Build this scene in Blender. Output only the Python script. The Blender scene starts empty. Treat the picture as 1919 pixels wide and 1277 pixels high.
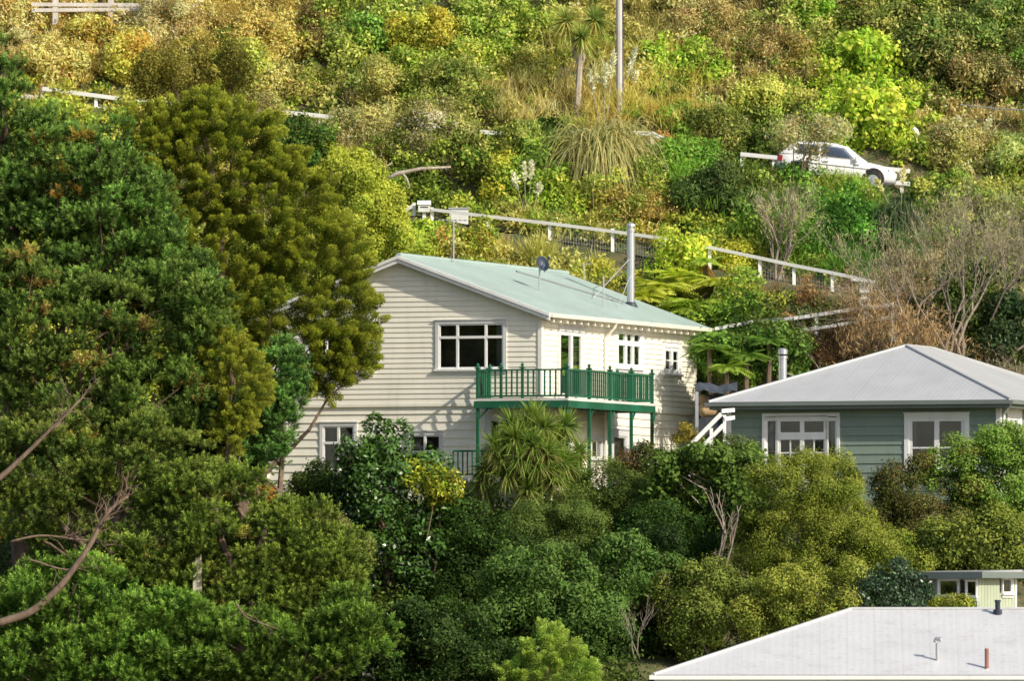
import bpy, math, random
import numpy as np
from mathutils import Vector, Matrix

scene = bpy.context.scene
COL = scene.collection
rng = np.random.default_rng(11)
random.seed(5)

# ---------------------------------------------------------------- survey
# The camera stands across the valley at (0,-270,0), eye level z = 0.
# P(px,py,d) turns a surveyed sight line and a distance d beyond the cream
# house's front corner into a world point.
FPX, HOR, CXP, DCAM = 16200.0, 1163.0, 960.0, 270.0
def P(px, py, d):
    Y = DCAM + d
    return np.array([(px - CXP) / FPX * Y, d, (HOR - py) / FPX * Y])
def scale(d):
    return FPX / (DCAM + d)

# ---------------------------------------------------------------- tagging
def tag(o, label=None, cat=None, group=None, kind=None):
    if label: o['label'] = label
    if cat: o['category'] = cat
    if group: o['group'] = group
    if kind: o['kind'] = kind
    return o
def empty(name, loc=(0, 0, 0), rz=0.0):
    o = bpy.data.objects.new(name, None)
    o.location = tuple(float(v) for v in loc); o.rotation_euler = (0, 0, rz)
    o.empty_display_size = .3
    COL.objects.link(o)
    return o
def copy_tree(o, parent=None):
    c = o.copy(); COL.objects.link(c)
    if parent: c.parent = parent
    for ch in list(o.children):
        copy_tree(ch, c)
    return c
def lin(r, g, b):
    f = lambda c: (c / 12.92 if c <= .04045 else ((c + .055) / 1.055) ** 2.4)
    return np.array([f(r / 255), f(g / 255), f(b / 255)])

# ---------------------------------------------------------------- materials
def newmat(name):
    m = bpy.data.materials.new(name); m.use_nodes = True
    nt = m.node_tree; nt.nodes.clear()
    out = nt.nodes.new('ShaderNodeOutputMaterial')
    return m, nt, out
def N(nt, typ, **kw):
    n = nt.nodes.new(typ)
    for k, v in kw.items(): setattr(n, k, v)
    return n
def mixcol(nt, fac, a, b, mode='MIX'):
    n = N(nt, 'ShaderNodeMix', data_type='RGBA', blend_type=mode)
    for sock, v in ((n.inputs[0], fac), (n.inputs[6], a), (n.inputs[7], b)):
        if hasattr(v, 'is_linked') or hasattr(v, 'links'): nt.links.new(v, sock)
        elif isinstance(v, (int, float)): sock.default_value = v
        else: sock.default_value = (*v, 1) if len(v) == 3 else v
    return n.outputs[2]
def ramp(nt, src, stops):
    r = N(nt, 'ShaderNodeValToRGB')
    e = r.color_ramp.elements
    while len(e) < len(stops): e.new(.5)
    for i, (p, c) in enumerate(stops):
        e[i].position = p; e[i].color = (c, c, c, 1) if isinstance(c, (int, float)) else (*c, 1)
    nt.links.new(src, r.inputs[0])
    return r.outputs[0]
def noise(nt, sc, detail=4, rough=.55, stretch=None, coord='Object'):
    tc = N(nt, 'ShaderNodeTexCoord')
    n = N(nt, 'ShaderNodeTexNoise'); n.inputs['Scale'].default_value = sc
    n.inputs['Detail'].default_value = detail; n.inputs['Roughness'].default_value = rough
    if stretch:
        mp = N(nt, 'ShaderNodeMapping'); mp.inputs['Scale'].default_value = stretch
        nt.links.new(tc.outputs[coord], mp.inputs[0]); nt.links.new(mp.outputs[0], n.inputs[0])
    else:
        nt.links.new(tc.outputs[coord], n.inputs[0])
    return n.outputs['Fac']
def paint(name, col, rough=.5, var=.12, dirt=(.25, .22, .18), dirt_amt=.25, metallic=0., streak=(1.5, 1.5, .25), bump=.0, boards=.0):
    """painted / weathered surface: tone drift, vertical grime streaks"""
    m, nt, out = newmat(name)
    b = N(nt, 'ShaderNodeBsdfPrincipled'); nt.links.new(b.outputs[0], out.inputs[0])
    c = np.array(col)
    drift = ramp(nt, noise(nt, .9, 5), [(.3, 0.), (.7, 1.)])
    c1 = mixcol(nt, drift, tuple(np.clip(c * (1 - var), 0, 1)), tuple(np.clip(c * (1 + var), 0, .9)))
    c1 = mixcol(nt, ramp(nt, noise(nt, 1., 2, .5, (.22, .22, 7.)), [(.35, 0.), (.65, boards)]), c1, tuple(c * .72))
    gr = ramp(nt, noise(nt, 2.2, 6, .65, streak), [(.5, 0.), (.78, dirt_amt)])
    nt.links.new(mixcol(nt, gr, c1, dirt), b.inputs['Base Color'])
    rr = ramp(nt, noise(nt, 5., 3), [(.3, rough * .8), (.7, min(1, rough * 1.25))])
    nt.links.new(rr, b.inputs['Roughness'])
    b.inputs['Metallic'].default_value = metallic
    b.inputs['Specular IOR Level'].default_value = .35
    if bump:
        bp = N(nt, 'ShaderNodeBump'); bp.inputs['Strength'].default_value = bump; bp.inputs['Distance'].default_value = .02
        nt.links.new(noise(nt, 14, 4), bp.inputs['Height']); nt.links.new(bp.outputs[0], b.inputs['Normal'])
    return m
def roofing(name, col, stain, stain_amt, pitch=.15, rough=.45, var=.08):
    """corrugated sheet: ribs follow the UV u axis (metres across the sheets)"""
    m, nt, out = newmat(name)
    b = N(nt, 'ShaderNodeBsdfPrincipled'); nt.links.new(b.outputs[0], out.inputs[0])
    uv = N(nt, 'ShaderNodeTexCoord')
    w = N(nt, 'ShaderNodeTexWave', wave_type='BANDS', bands_direction='X', wave_profile='SIN')
    w.inputs['Scale'].default_value = .314 / pitch
    nt.links.new(uv.outputs['UV'], w.inputs[0])
    sheet = N(nt, 'ShaderNodeTexWave', wave_type='BANDS', bands_direction='X', wave_profile='SAW')
    sheet.inputs['Scale'].default_value = .314 / .78
    nt.links.new(uv.outputs['UV'], sheet.inputs[0])
    c = np.array(col)
    c1 = mixcol(nt, ramp(nt, noise(nt, .6, 5), [(.3, 0.), (.7, 1.)]), tuple(c * (1 - var)), tuple(np.clip(c * (1 + var), 0, .85)))
    lapline = ramp(nt, sheet.outputs['Fac'], [(0., .16), (.05, .0), (1., .0)])
    c2 = mixcol(nt, lapline, c1, (.12, .12, .12))
    st = ramp(nt, noise(nt, 1.3, 7, .7), [(.54, 0.), (.74, stain_amt)])
    sp = ramp(nt, noise(nt, 6, 5, .7), [(.56, 0.), (.7, stain_amt * .9)])
    c3 = mixcol(nt, st, c2, stain)
    nt.links.new(mixcol(nt, sp, c3, tuple(np.array(stain) * .8)), b.inputs['Base Color'])
    b.inputs['Roughness'].default_value = rough
    b.inputs['Specular IOR Level'].default_value = .3
    bp = N(nt, 'ShaderNodeBump'); bp.inputs['Strength'].default_value = .14; bp.inputs['Distance'].default_value = .012
    nt.links.new(w.outputs['Fac'], bp.inputs['Height']); nt.links.new(bp.outputs[0], b.inputs['Normal'])
    return m
def glass_mat(name, dark=.5, tint=(.55, .6, .62)):
    m, nt, out = newmat(name)
    tr = N(nt, 'ShaderNodeBsdfTransparent'); tr.inputs[0].default_value = (*tint, 1)
    gl = N(nt, 'ShaderNodeBsdfGlossy'); gl.inputs['Roughness'].default_value = .03
    gl.inputs[0].default_value = (.9, .93, 1, 1)
    bp = N(nt, 'ShaderNodeBump'); bp.inputs['Strength'].default_value = .06; bp.inputs['Distance'].default_value = .02
    nt.links.new(noise(nt, 1.4, 1), bp.inputs['Height']); nt.links.new(bp.outputs[0], gl.inputs['Normal'])
    fr = N(nt, 'ShaderNodeFresnel'); fr.inputs[0].default_value = 1.5
    mx = N(nt, 'ShaderNodeMixShader')
    mth = N(nt, 'ShaderNodeMath', operation='MULTIPLY'); mth.inputs[1].default_value = 4.5; mth.use_clamp = True
    nt.links.new(fr.outputs[0], mth.inputs[0])
    nt.links.new(mth.outputs[0], mx.inputs[0]); nt.links.new(tr.outputs[0], mx.inputs[1]); nt.links.new(gl.outputs[0], mx.inputs[2])
    nt.links.new(mx.outputs[0], out.inputs[0])
    return m
def foliage_mat(name, transl=.3, rough=.5, spec=.3, objvar=.08):
    m, nt, out = newmat(name)
    at = N(nt, 'ShaderNodeAttribute', attribute_name='tint')
    oi = N(nt, 'ShaderNodeObjectInfo')
    hs = N(nt, 'ShaderNodeHueSaturation')
    mr = N(nt, 'ShaderNodeMapRange'); mr.inputs['To Min'].default_value = 1 - objvar; mr.inputs['To Max'].default_value = 1 + objvar
    nt.links.new(oi.outputs['Random'], mr.inputs[0]); nt.links.new(mr.outputs[0], hs.inputs['Value'])
    mr2 = N(nt, 'ShaderNodeMapRange'); mr2.inputs['To Min'].default_value = .5 - objvar * .12; mr2.inputs['To Max'].default_value = .5 + objvar * .12
    mul = N(nt, 'ShaderNodeMath', operation='FRACT'); m7 = N(nt, 'ShaderNodeMath', operation='MULTIPLY'); m7.inputs[1].default_value = 7.31
    nt.links.new(oi.outputs['Random'], m7.inputs[0]); nt.links.new(m7.outputs[0], mul.inputs[0])
    nt.links.new(mul.outputs[0], mr2.inputs[0]); nt.links.new(mr2.outputs[0], hs.inputs['Hue'])
    nt.links.new(at.outputs['Color'], hs.inputs['Color'])
    b = N(nt, 'ShaderNodeBsdfPrincipled'); b.inputs['Roughness'].default_value = rough
    b.inputs['Specular IOR Level'].default_value = spec
    nt.links.new(hs.outputs[0], b.inputs['Base Color'])
    t = N(nt, 'ShaderNodeBsdfTranslucent')
    tcol = mixcol(nt, 1., hs.outputs[0], (1.0, 1.05, .6), 'MULTIPLY')
    nt.links.new(tcol, t.inputs[0])
    mx = N(nt, 'ShaderNodeMixShader'); mx.inputs[0].default_value = transl
    nt.links.new(b.outputs[0], mx.inputs[1]); nt.links.new(t.outputs[0], mx.inputs[2])
    nt.links.new(mx.outputs[0], out.inputs[0])
    return m
def bark_mat(name, a, b_):
    m, nt, out = newmat(name)
    b = N(nt, 'ShaderNodeBsdfPrincipled'); nt.links.new(b.outputs[0], out.inputs[0])
    nt.links.new(mixcol(nt, ramp(nt, noise(nt, 5, 6, .7, (1, 1, .3)), [(.35, 0.), (.65, 1.)]), a, b_), b.inputs['Base Color'])
    b.inputs['Roughness'].default_value = .9
    bp = N(nt, 'ShaderNodeBump'); bp.inputs['Strength'].default_value = .5; bp.inputs['Distance'].default_value = .03
    nt.links.new(noise(nt, 18, 4, .6, (1, 1, .3)), bp.inputs['Height']); nt.links.new(bp.outputs[0], b.inputs['Normal'])
    return m

M = {}
M['cream'] = paint('cream_weatherboard_paint', (.84, .805, .69), .55, .05, (.36, .32, .25), .22, boards=.12)
M['white'] = paint('white_trim_paint', (.80, .80, .78), .45, .05, (.35, .33, .3), .25)
M['greywhite'] = paint('aged_and_shaded_white_paint', (.66, .66, .65), .5, .08, (.3, .28, .25), .35)  # also the shadowed white of the gable window casings
M['fence'] = paint('fence_white_paint', (.84, .83, .79), .6, .05, (.4, .37, .3), .2)
M['greenpaint'] = paint('deep_green_paint', (.012, .105, .052), .5, .3, (.07, .10, .07), .6)
M['boardgreen'] = paint('sage_weatherboard_paint', (.215, .275, .23), .55, .08, (.1, .12, .1), .3, boards=.3)
M['guttergreen'] = paint('gutter_grey_green', (.16, .19, .18), .45, .1)
M['mintroof'] = roofing('mint_corrugated_iron', (.37, .475, .445), (.28, .32, .30), .7, .15)
M['greyroof'] = roofing('pale_grey_corrugated_iron', (.45, .46, .47), (.36, .35, .33), .35, .15)
M['whiteroof'] = roofing('weathered_white_iron', (.55, .555, .57), (.38, .34, .30), .5, .2, var=.05)
M['flashing'] = paint('grey_flashing', (.22, .25, .25), .5, .1)
M['steel'] = paint('galvanised_flue', (.52, .53, .56), .35, .1, (.25, .25, .25), .2, .6)
M['darksteel'] = paint('dark_metal', (.03, .04, .06), .5, .2)
M['dish'] = paint('navy_dish_paint', (.025, .04, .075), .45, .2)
M['glass'] = glass_mat('window_glass')
M['interior'] = paint('unlit_room', (.30, .25, .24), .9, .6)
M['curtain'] = paint('pale_curtain', (.60, .58, .55), .9, .12)
M['timber'] = paint('weathered_timber', (.30, .23, .16), .85, .25, (.1, .08, .06), .5, bump=.3)
M['deckwhite'] = paint('pale_deck_edge', (.62, .60, .55), .6, .1)
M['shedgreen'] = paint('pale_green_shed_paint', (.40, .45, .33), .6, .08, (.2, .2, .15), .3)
M['shedshade'] = paint('shaded_green_shed_paint', (.32, .38, .30), .6, .08, (.2, .2, .15), .3)  # the shed's green with the shaded side's darkness put into the colour
M['carpaint'] = paint('white_car_paint', (.80, .80, .80), .2, .02, (.5, .48, .45), .1)
M['rubber'] = paint('tyre_rubber', (.02, .02, .022), .8, .2)
M['carglass'] = glass_mat('car_glass', tint=(.25, .28, .3))
M['redlens'] = paint('red_lens', (.4, .02, .02), .2, .1)
M['pole'] = paint('weathered_pole_wood', (.58, .54, .50), .8, .15, (.2, .17, .14), .5, streak=(6, 6, .2), bump=.3)
M['rust'] = paint('rust_red_pipe', (.27, .12, .09), .7, .2)
M['tarp'] = paint('grey_blue_sheet', (.06, .075, .10), .6, .4)
M['tanpost'] = paint('weathered_cream_post', (.52, .48, .36), .8, .15, (.2, .2, .12), .6)
M['tan'] = paint('tan_bundle', (.48, .33, .18), .8, .25, (.15, .1, .06), .5)
M['concrete'] = paint('path_concrete', (.34, .33, .31), .9, .12, (.15, .14, .1), .4)
M['asphalt'] = paint('road_asphalt', (.06, .06, .06), .9, .2, (.12, .1, .08), .4)
M['wire'] = paint('grey_wire', (.40, .40, .40), .6, .1)
M['leaf'] = foliage_mat('leaf_foliage', .38, .6, .08)
M['gloss'] = foliage_mat('glossy_leaf_foliage', .18, .30, .5)
M['needle'] = foliage_mat('needle_foliage', .32, .6, .07)
M['blade'] = foliage_mat('blade_foliage', .38, .55, .12)
M['dry'] = foliage_mat('dry_stem_foliage', .15, .9, .05)
M['bark'] = bark_mat('brown_bark', (.10, .065, .045), (.20, .14, .10))
M['greyb'] = bark_mat('grey_twig_bark', (.17, .135, .11), (.33, .28, .23))
M['paleb'] = bark_mat('pale_bark', (.30, .25, .19), (.48, .42, .34))

# ---------------------------------------------------------------- mesh builder
class MB:
    def __init__(s): s.v = []; s.f = []; s.m = []; s.uv = {}
    def quad(s, pts, mi=0, uvs=None):
        i = len(s.v); s.v += [tuple(float(c) for c in p) for p in pts]
        s.f.append(tuple(range(i, i + len(pts)))); s.m.append(mi)
        if uvs: s.uv[len(s.f) - 1] = uvs
    def box(s, lo, hi, mi=0):
        x0, y0, z0 = lo; x1, y1, z1 = hi
        s.hexa([(x0, y0, z0), (x1, y0, z0), (x1, y1, z0), (x0, y1, z0), (x0, y0, z1), (x1, y0, z1), (x1, y1, z1), (x0, y1, z1)], mi)
    def hexa(s, p, mi=0):
        i = len(s.v); s.v += [tuple(float(c) for c in q) for q in p]
        for f in ((0, 3, 2, 1), (4, 5, 6, 7), (0, 1, 5, 4), (1, 2, 6, 5), (2, 3, 7, 6), (3, 0, 4, 7)):
            s.f.append(tuple(i + k for k in f)); s.m.append(mi)
    def bar(s, a, b, w, h, mi=0, up=(0, 0, 1)):
        """rectangular bar from a to b"""
        a = np.array(a, float); b = np.array(b, float); d = b - a; d /= np.linalg.norm(d)
        u = np.array(up, float)
        if abs(np.dot(u, d)) > .95: u = np.array((0, 1., 0))
        sd = np.cross(d, u); sd /= np.linalg.norm(sd); u = np.cross(sd, d)
        c = [(-1, -1), (1, -1), (1, 1), (-1, 1)]
        s.hexa([a + sd * i * w / 2 + u * j * h / 2 for i, j in c] + [b + sd * i * w / 2 + u * j * h / 2 for i, j in c], mi)
    def tube(s, pts, rad, n=7, mi=0, cap=True):
        pts = [np.array(p, float) for p in pts]
        if isinstance(rad, (int, float)): rad = [rad] * len(pts)
        base = len(s.v); prev = None
        for k, p in enumerate(pts):
            d = pts[min(k + 1, len(pts) - 1)] - pts[max(k - 1, 0)]; d = d / (np.linalg.norm(d) + 1e-9)
            if prev is None:
                a = np.array((1., 0, 0)) if abs(d[0]) < .8 else np.array((0, 1., 0))
            else: a = prev
            a = a - d * np.dot(a, d); a /= np.linalg.norm(a) + 1e-9; prev = a
            b = np.cross(d, a)
            for j in range(n):
                t = 2 * math.pi * j / n
                s.v.append(tuple(p + (a * math.cos(t) + b * math.sin(t)) * rad[k]))
        for k in range(len(pts) - 1):
            for j in range(n):
                j2 = (j + 1) % n
                s.f.append((base + k * n + j, base + k * n + j2, base + (k + 1) * n + j2, base + (k + 1) * n + j)); s.m.append(mi)
        if cap:
            s.f.append(tuple(base + j for j in range(n - 1, -1, -1))); s.m.append(mi)
            s.f.append(tuple(base + (len(pts) - 1) * n + j for j in range(n))); s.m.append(mi)
    def build(s, name, mats, parent=None, smooth=False, bevel=0.):
        me = bpy.data.meshes.new(name)
        me.from_pydata(s.v, [], s.f)
        mats = mats if isinstance(mats, (list, tuple)) else [mats]
        for m in mats: me.materials.append(m)
        if len(mats) > 1: me.polygons.foreach_set('material_index', s.m)
        if s.uv:
            L = me.uv_layers.new(name='UVMap')
            for fi, uvs in s.uv.items():
                p = me.polygons[fi]
                for k, li in enumerate(p.loop_indices): L.data[li].uv = uvs[k]
        if smooth: me.polygons.foreach_set('use_smooth', [True] * len(me.polygons))
        me.update()
        o = bpy.data.objects.new(name, me); COL.objects.link(o)
        if parent: o.parent = parent
        if bevel:
            md = o.modifiers.new('bevel', 'BEVEL'); md.width = bevel; md.segments = 2; md.limit_method = 'ANGLE'
        return o

# wall frame: origin, horizontal axis (to the right seen from outside), outward normal
class Wall:
    def __init__(s, o, ax, n): s.o = np.array(o, float); s.ax = np.array(ax, float); s.n = np.array(n, float)
    def p(s, a, z, n=0.): return s.o + s.ax * a + s.n * n + np.array((0, 0, z))
    def box(s, mb, a0, a1, z0, z1, n0, n1, mi=0):
        mb.hexa([s.p(a0, z0, n1), s.p(a1, z0, n1), s.p(a1, z0, n0), s.p(a0, z0, n0),
                 s.p(a0, z1, n1), s.p(a1, z1, n1), s.p(a1, z1, n0), s.p(a0, z1, n0)], mi)

def siding(mb, w, lo, hi, z0, z1, pitch, holes=(), lap=.03, base=0., mi=0):
    """weatherboards: every board a lapped, slightly tilted strip; lo/hi give the wall's ends at height z"""
    fl = lo if callable(lo) else (lambda z: lo)
    fh = hi if callable(hi) else (lambda z: hi)
    n = max(1, int(round((z1 - z0) / pitch))); h = (z1 - z0) / n
    for k in range(n):
        zb = z0 + k * h; zt = zb + h
        jit = random.uniform(-.001, .001)
        cuts = sorted({zb, zt} | {q for (a0, a1, h0, h1) in holes for q in (h0, h1) if zb < q < zt})
        for c0, c1 in zip(cuts[:-1], cuts[1:]):
            n0 = base + jit + lap * (1 - (c0 - zb) / h); n1 = base + jit + lap * (1 - (c1 - zb) / h)
            zm = (c0 + c1) / 2
            cut = sorted((a0, a1) for (a0, a1, h0, h1) in holes if h0 < zm < h1)
            segs = []; cur = None
            for a0, a1 in cut:
                segs.append((cur, a0)); cur = a1
            segs.append((cur, None))
            for s0, s1 in segs:
                bl = fl(c0) if s0 is None else s0; tl = fl(c1) if s0 is None else s0
                br = fh(c0) if s1 is None else s1; tr = fh(c1) if s1 is None else s1
                if br - bl < .01 and tr - tl < .01: continue
                tr = max(tr, tl)
                mb.quad([w.p(bl, c0, n0), w.p(br, c0, n0), w.p(tr, c1, n1), w.p(tl, c1, n1)], mi)
                if c0 == zb:
                    mb.quad([w.p(bl, c0, base - .005), w.p(br, c0, base - .005), w.p(br, c0, n0), w.p(bl, c0, n0)], mi)

def window(parent, w, a0, a1, z0, z1, cols, transom=None, casing=.11, sill=True, trim='white', bars=None,
           curtains=(), name='window', base=0., depth=.9, frame_w=.05, low_bar=None, case=None):
    """casing, sash frames, recess and dark room (one mesh), glass and curtains as sub-parts.
    a0..a1,z0..z1 = opening; cols = divider fractions; transom = height fraction; bars = cells with glazing bars"""
    mb = MB(); B = lambda *q, mi=0: w.box(mb, *q, mi)
    pr = base + .055
    B(a0 - casing, a0, z0, z1, base - .02, pr, mi=2); B(a1, a1 + casing, z0, z1, base - .02, pr, mi=2)
    B(a0 - casing, a1 + casing, z1, z1 + casing, base - .02, pr + .004, mi=2)
    B(a0 - casing - .03, a1 + casing + .03, z1 + casing, z1 + casing + .03, base - .02, pr + .035, mi=2)
    if sill:
        B(a0 - casing - .04, a1 + casing + .04, z0 - .06, z0, base - .02, pr + .06)
        B(a0 - casing, a1 + casing, z0 - .14, z0 - .06, base - .02, pr - .01)
    # room behind: five inner faces
    d = base - depth
    q = lambda *pts: mb.quad(pts, 1)
    q(w.p(a0, z0, d), w.p(a1, z0, d), w.p(a1, z1, d), w.p(a0, z1, d))
    q(w.p(a0, z0, base), w.p(a0, z0, d), w.p(a0, z1, d), w.p(a0, z1, base))
    q(w.p(a1, z0, d), w.p(a1, z0, base), w.p(a1, z1, base), w.p(a1, z1, d))
    q(w.p(a0, z0, base), w.p(a1, z0, base), w.p(a1, z0, d), w.p(a0, z0, d))
    q(w.p(a0, z1, d), w.p(a1, z1, d), w.p(a1, z1, base), w.p(a0, z1, base))
    edges = [0.] + list(cols) + [1.]
    xs = [a0 + (a1 - a0) * c for c in edges]
    fb, ff = base - .03, base + .03
    for i, x in enumerate(xs[1:-1]): B(x - frame_w * .75, x + frame_w * .75, z0, z1, fb, ff + .012)
    B(a0, a0 + frame_w, z0, z1, fb, ff); B(a1 - frame_w, a1, z0, z1, fb, ff)
    zt = None
    if transom:
        zt = z0 + (z1 - z0) * transom; 
    for i in range(len(xs) - 1):
        l = xs[i] + (frame_w if i == 0 else frame_w * .75); r = xs[i + 1] - (frame_w if i == len(xs) - 2 else frame_w * .75)
        B(l, r, z0, z0 + frame_w * 1.2, fb, ff); B(l, r, z1 - frame_w, z1, fb, ff)
        if zt: B(l, r, zt - frame_w * .8, zt + frame_w * .8, fb, ff + .015)
        if low_bar and i in low_bar: 
            zz = z0 + (z1 - z0) * low_bar[i]; B(l, r, zz - .025, zz + .025, fb, ff)
        if bars and i in bars:
            nx, nz, top = bars[i]; zl = z0 + frame_w; zh = (zt if (zt and not top) else z1) - frame_w
            for k in range(1, nx): 
                x = l + (r - l) * k / nx; B(x - .018, x + .018, zl, zh, fb + .01, ff - .012)
            for k in range(1, nz):
                z = zl + (zh - zl) * k / nz; B(l, r, z - .02, z + .02, fb + .01, ff - .014)
    o = mb.build(name, [M[trim], M['interior'], M[case or trim]], parent)
    g = MB(); g.quad([w.p(a0, z0, base), w.p(a1, z0, base), w.p(a1, z1, base), w.p(a0, z1, base)])
    g.build('pane', M['glass'], o)
    for (c0, c1) in curtains:
        cm = MB(); k = max(4, int((c1 - c0) * (a1 - a0) / .05)); pts = []
        for i in range(k + 1):
            a = a0 + (a1 - a0) * (c0 + (c1 - c0) * i / k)
            pts.append((a, base - .14 - .03 * math.cos(i * 2.1)))
        for (aA, nA), (aB, nB) in zip(pts[:-1], pts[1:]):
            cm.quad([w.p(aA, z0, nA), w.p(aB, z0, nB), w.p(aB, z1, nB), w.p(aA, z1, nA)])
        cm.build('curtain', M['curtain'], o)
    return o
# ================================================================ terrain
def sstep(a, b, x):
    t = np.clip((x - a) / (b - a), 0, 1); return t * t * (3 - 2 * t)
def path_lines(x):
    xc = np.clip(x, -9, 14.5)
    d1 = 24 - .40 * (xc + 2.9); z1 = 13.67 - .198 * (xc + 2.9)
    xr = np.clip(x, -40, 40)
    d2 = 33 - .184 * (xr + 16.1); z2 = 18.1 - .118 * (xr + 16.1)
    return d1, z1, d2, z2
def G(x, d, bumps=True):
    x = np.asarray(x, float); d = np.asarray(d, float)
    x, d = np.broadcast_arrays(x, d)
    r = sstep(5.6, 7.6, x)
    d1, z1, d2, z2 = path_lines(x)
    one = np.ones_like(x)
    mixv = lambda a, b: a * (1 - r) + b * r
    D = [-300 * one, -90 * one, -40 * one, -20 * one, -12 * one, -6 * one, -2.5 * one, mixv(3., 2.), mixv(13.6, 9.), mixv(15., 12.6),
         d1 - .75, d1 + .75, d2 - 1.7, d2 + 1.7, d2 + 14, d2 + 60, d2 + 160]
    Z = [-32 * one, -12 * one, -6.5 * one, -4.2 * one, -.5 * one, 2. * one, 3.5 * one, mixv(3.75, 4.1), mixv(5.6, 4.9), mixv(6.6, 9.2),
         z1, z1, z2, z2, z2 + 10.6, z2 + 46, z2 + 90]
    z = Z[0].copy()
    for k in range(len(D) - 1):
        t = np.clip((d - D[k]) / np.maximum(D[k + 1] - D[k], 1e-3), 0, 1)
        z = np.where(d >= D[k], Z[k] * (1 - t) + Z[k + 1] * t, z)
    if bumps:
        n = (np.sin(x * .9 + d * .5) + np.sin(x * 1.7 - d * 1.3 + 1.) * .6 + np.sin(x * .37 + d * 1.9 + 2.) * .5) * .16
        off = np.minimum(np.abs(d - d1), np.abs(d - d2) - 1.)
        n = n * np.clip((off - .9) / 1.2, 0, 1)
        flat = np.clip((np.abs(d - 6) - 8.5) / 2, 0, 1)
        z = z + n * flat
    return z
def hit(px, py, dmin=-26., dmax=75.):
    """where the sight line (px,py) meets the ground"""
    ds = np.arange(dmin, dmax, .1)
    Y = DCAM + ds
    x = (px - CXP) / FPX * Y; z = (HOR - py) / FPX * Y
    k = np.argmax(z <= G(x, ds))
    return np.array([x[k], ds[k], z[k]])

def build_terrain():
    xs = np.concatenate([np.linspace(-260, -30, 16), np.arange(-26, 26.1, .45), np.linspace(30, 260, 16)])
    ds = np.concatenate([np.linspace(-300, -45, 14), np.arange(-40, 62, .45), np.linspace(66, 180, 16)])
    X, Dd = np.meshgrid(xs, ds)
    Z = G(X, Dd)
    nx, nd = len(xs), len(ds)
    v = np.stack([X, Dd, Z], -1).reshape(-1, 3)
    i = np.arange(nd - 1)[:, None] * nx + np.arange(nx - 1)[None]
    f = np.stack([i, i + 1, i + 1 + nx, i + nx], -1).reshape(-1, 4)
    me = bpy.data.meshes.new('hillside'); me.from_pydata(v.tolist(), [], f.tolist())
    m, nt, out = newmat('hillside_soil')
    b = N(nt, 'ShaderNodeBsdfPrincipled'); nt.links.new(b.outputs[0], out.inputs[0])
    c = mixcol(nt, ramp(nt, noise(nt, .35, 6, .6), [(.35, 0.), (.65, 1.)]), (.09, .08, .035), (.19, .155, .075))
    c = mixcol(nt, ramp(nt, noise(nt, 2.3, 6, .7), [(.42, 0.), (.62, 1.)]), c, (.06, .085, .025))
    nt.links.new(c, b.inputs['Base Color']); b.inputs['Roughness'].default_value = 1
    bp = N(nt, 'ShaderNodeBump'); bp.inputs['Strength'].default_value = .8; bp.inputs['Distance'].default_value = .1
    nt.links.new(noise(nt, 5, 6, .7), bp.inputs['Height']); nt.links.new(bp.outputs[0], b.inputs['Normal'])
    me.materials.append(m); me.polygons.foreach_set('use_smooth', [True] * len(me.polygons))
    o = bpy.data.objects.new('hillside', me); COL.objects.link(o); tag(o, kind='structure')
    # footpath and upper road, laid as sheets just above the benches
    for nm, which, x0, x1, hw, mat in (('path', 0, -8.5, 14.3, .62, 'concrete'), ('road', 1, -38, 38, 1.5, 'asphalt')):
        mb = MB(); prev = None
        for x in np.arange(x0, x1, .5):
            d1, z1, d2, z2 = path_lines(x)
            dc, zc = (d1, z1) if which == 0 else (d2, z2)
            cur = ((x, dc - hw, zc + .02), (x, dc + hw, zc + .02))
            if prev: mb.quad([prev[0], cur[0], cur[1], prev[1]])
            prev = cur
        tag(mb.build(nm, M[mat]), kind='structure')
build_terrain()

# ================================================================ cream house
A1 = math.radians(20.9)
ca, sa = math.cos(A1), math.sin(A1)
H0 = P(1010, 930, 0.); H0[2] = 3.88
house = empty('weatherboard_house', H0, -A1)
tag(house, 'cream two-storey weatherboard house with mint green gable roof and green balcony', 'house')
W, LN = 9.20, 14.33
def hloc(px, py, plane, off=0.):
    """sight line -> house coordinates on the gable face (y=-off) or the side wall (x=off)"""
    Xd, Zd = (px - CXP) / FPX, (HOR - py) / FPX
    # world = H0 + R(lx,ly);  x = H0x + ca*lx + sa*ly ; d = -sa*lx + ca*ly
    if plane == 'g':
        ly = -off   # solve lx
        lx = (Xd * (DCAM + H0[1] + ca * ly) - H0[0] - sa * ly) / (ca + Xd * sa)
    else:
        lx = off
        ly = (Xd * (DCAM + H0[1] - sa * lx) - H0[0] - ca * lx) / (sa - Xd * ca)
    Y = DCAM + H0[1] - sa * lx + ca * ly
    return (lx if plane == 'g' else ly), Zd * Y - H0[2]
zB = 2.92      # belt between the storeys
zE = 5.72      # wall plate
zR = 7.42      # wall height at the ridge
gw = Wall((0, 0, 0), (1, 0, 0), (0, -1, 0))          # a = local x, from -W to 0
sw = Wall((0, 0, 0), (0, 1, 0), (1, 0, 0))           # a = local y, from 0 to LN
def rect(pl, x0, x1, y0, y1):
    a0, zt = hloc(x0, y0, pl); a1, _ = hloc(x1, y0, pl); _, zb = hloc((x0 + x1) / 2, y1, pl); _, zt = hloc((x0 + x1) / 2, y0, pl)
    return (a0, a1, zb, zt)
g1 = rect('g', 824, 945, 607, 692); g2 = rect('g', 580, 696, 607, 698)
g3 = rect('g', 606, 664, 799, 882); g4 = rect('g', 768, 826, 816, 900); g5 = rect('g', 918, 956, 786, 862)
s1 = rect('s', 1044, 1087, 622, 748); s2 = rect('s', 1153, 1197, 616, 690); s3 = rect('s', 1241, 1269, 652, 701)
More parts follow.
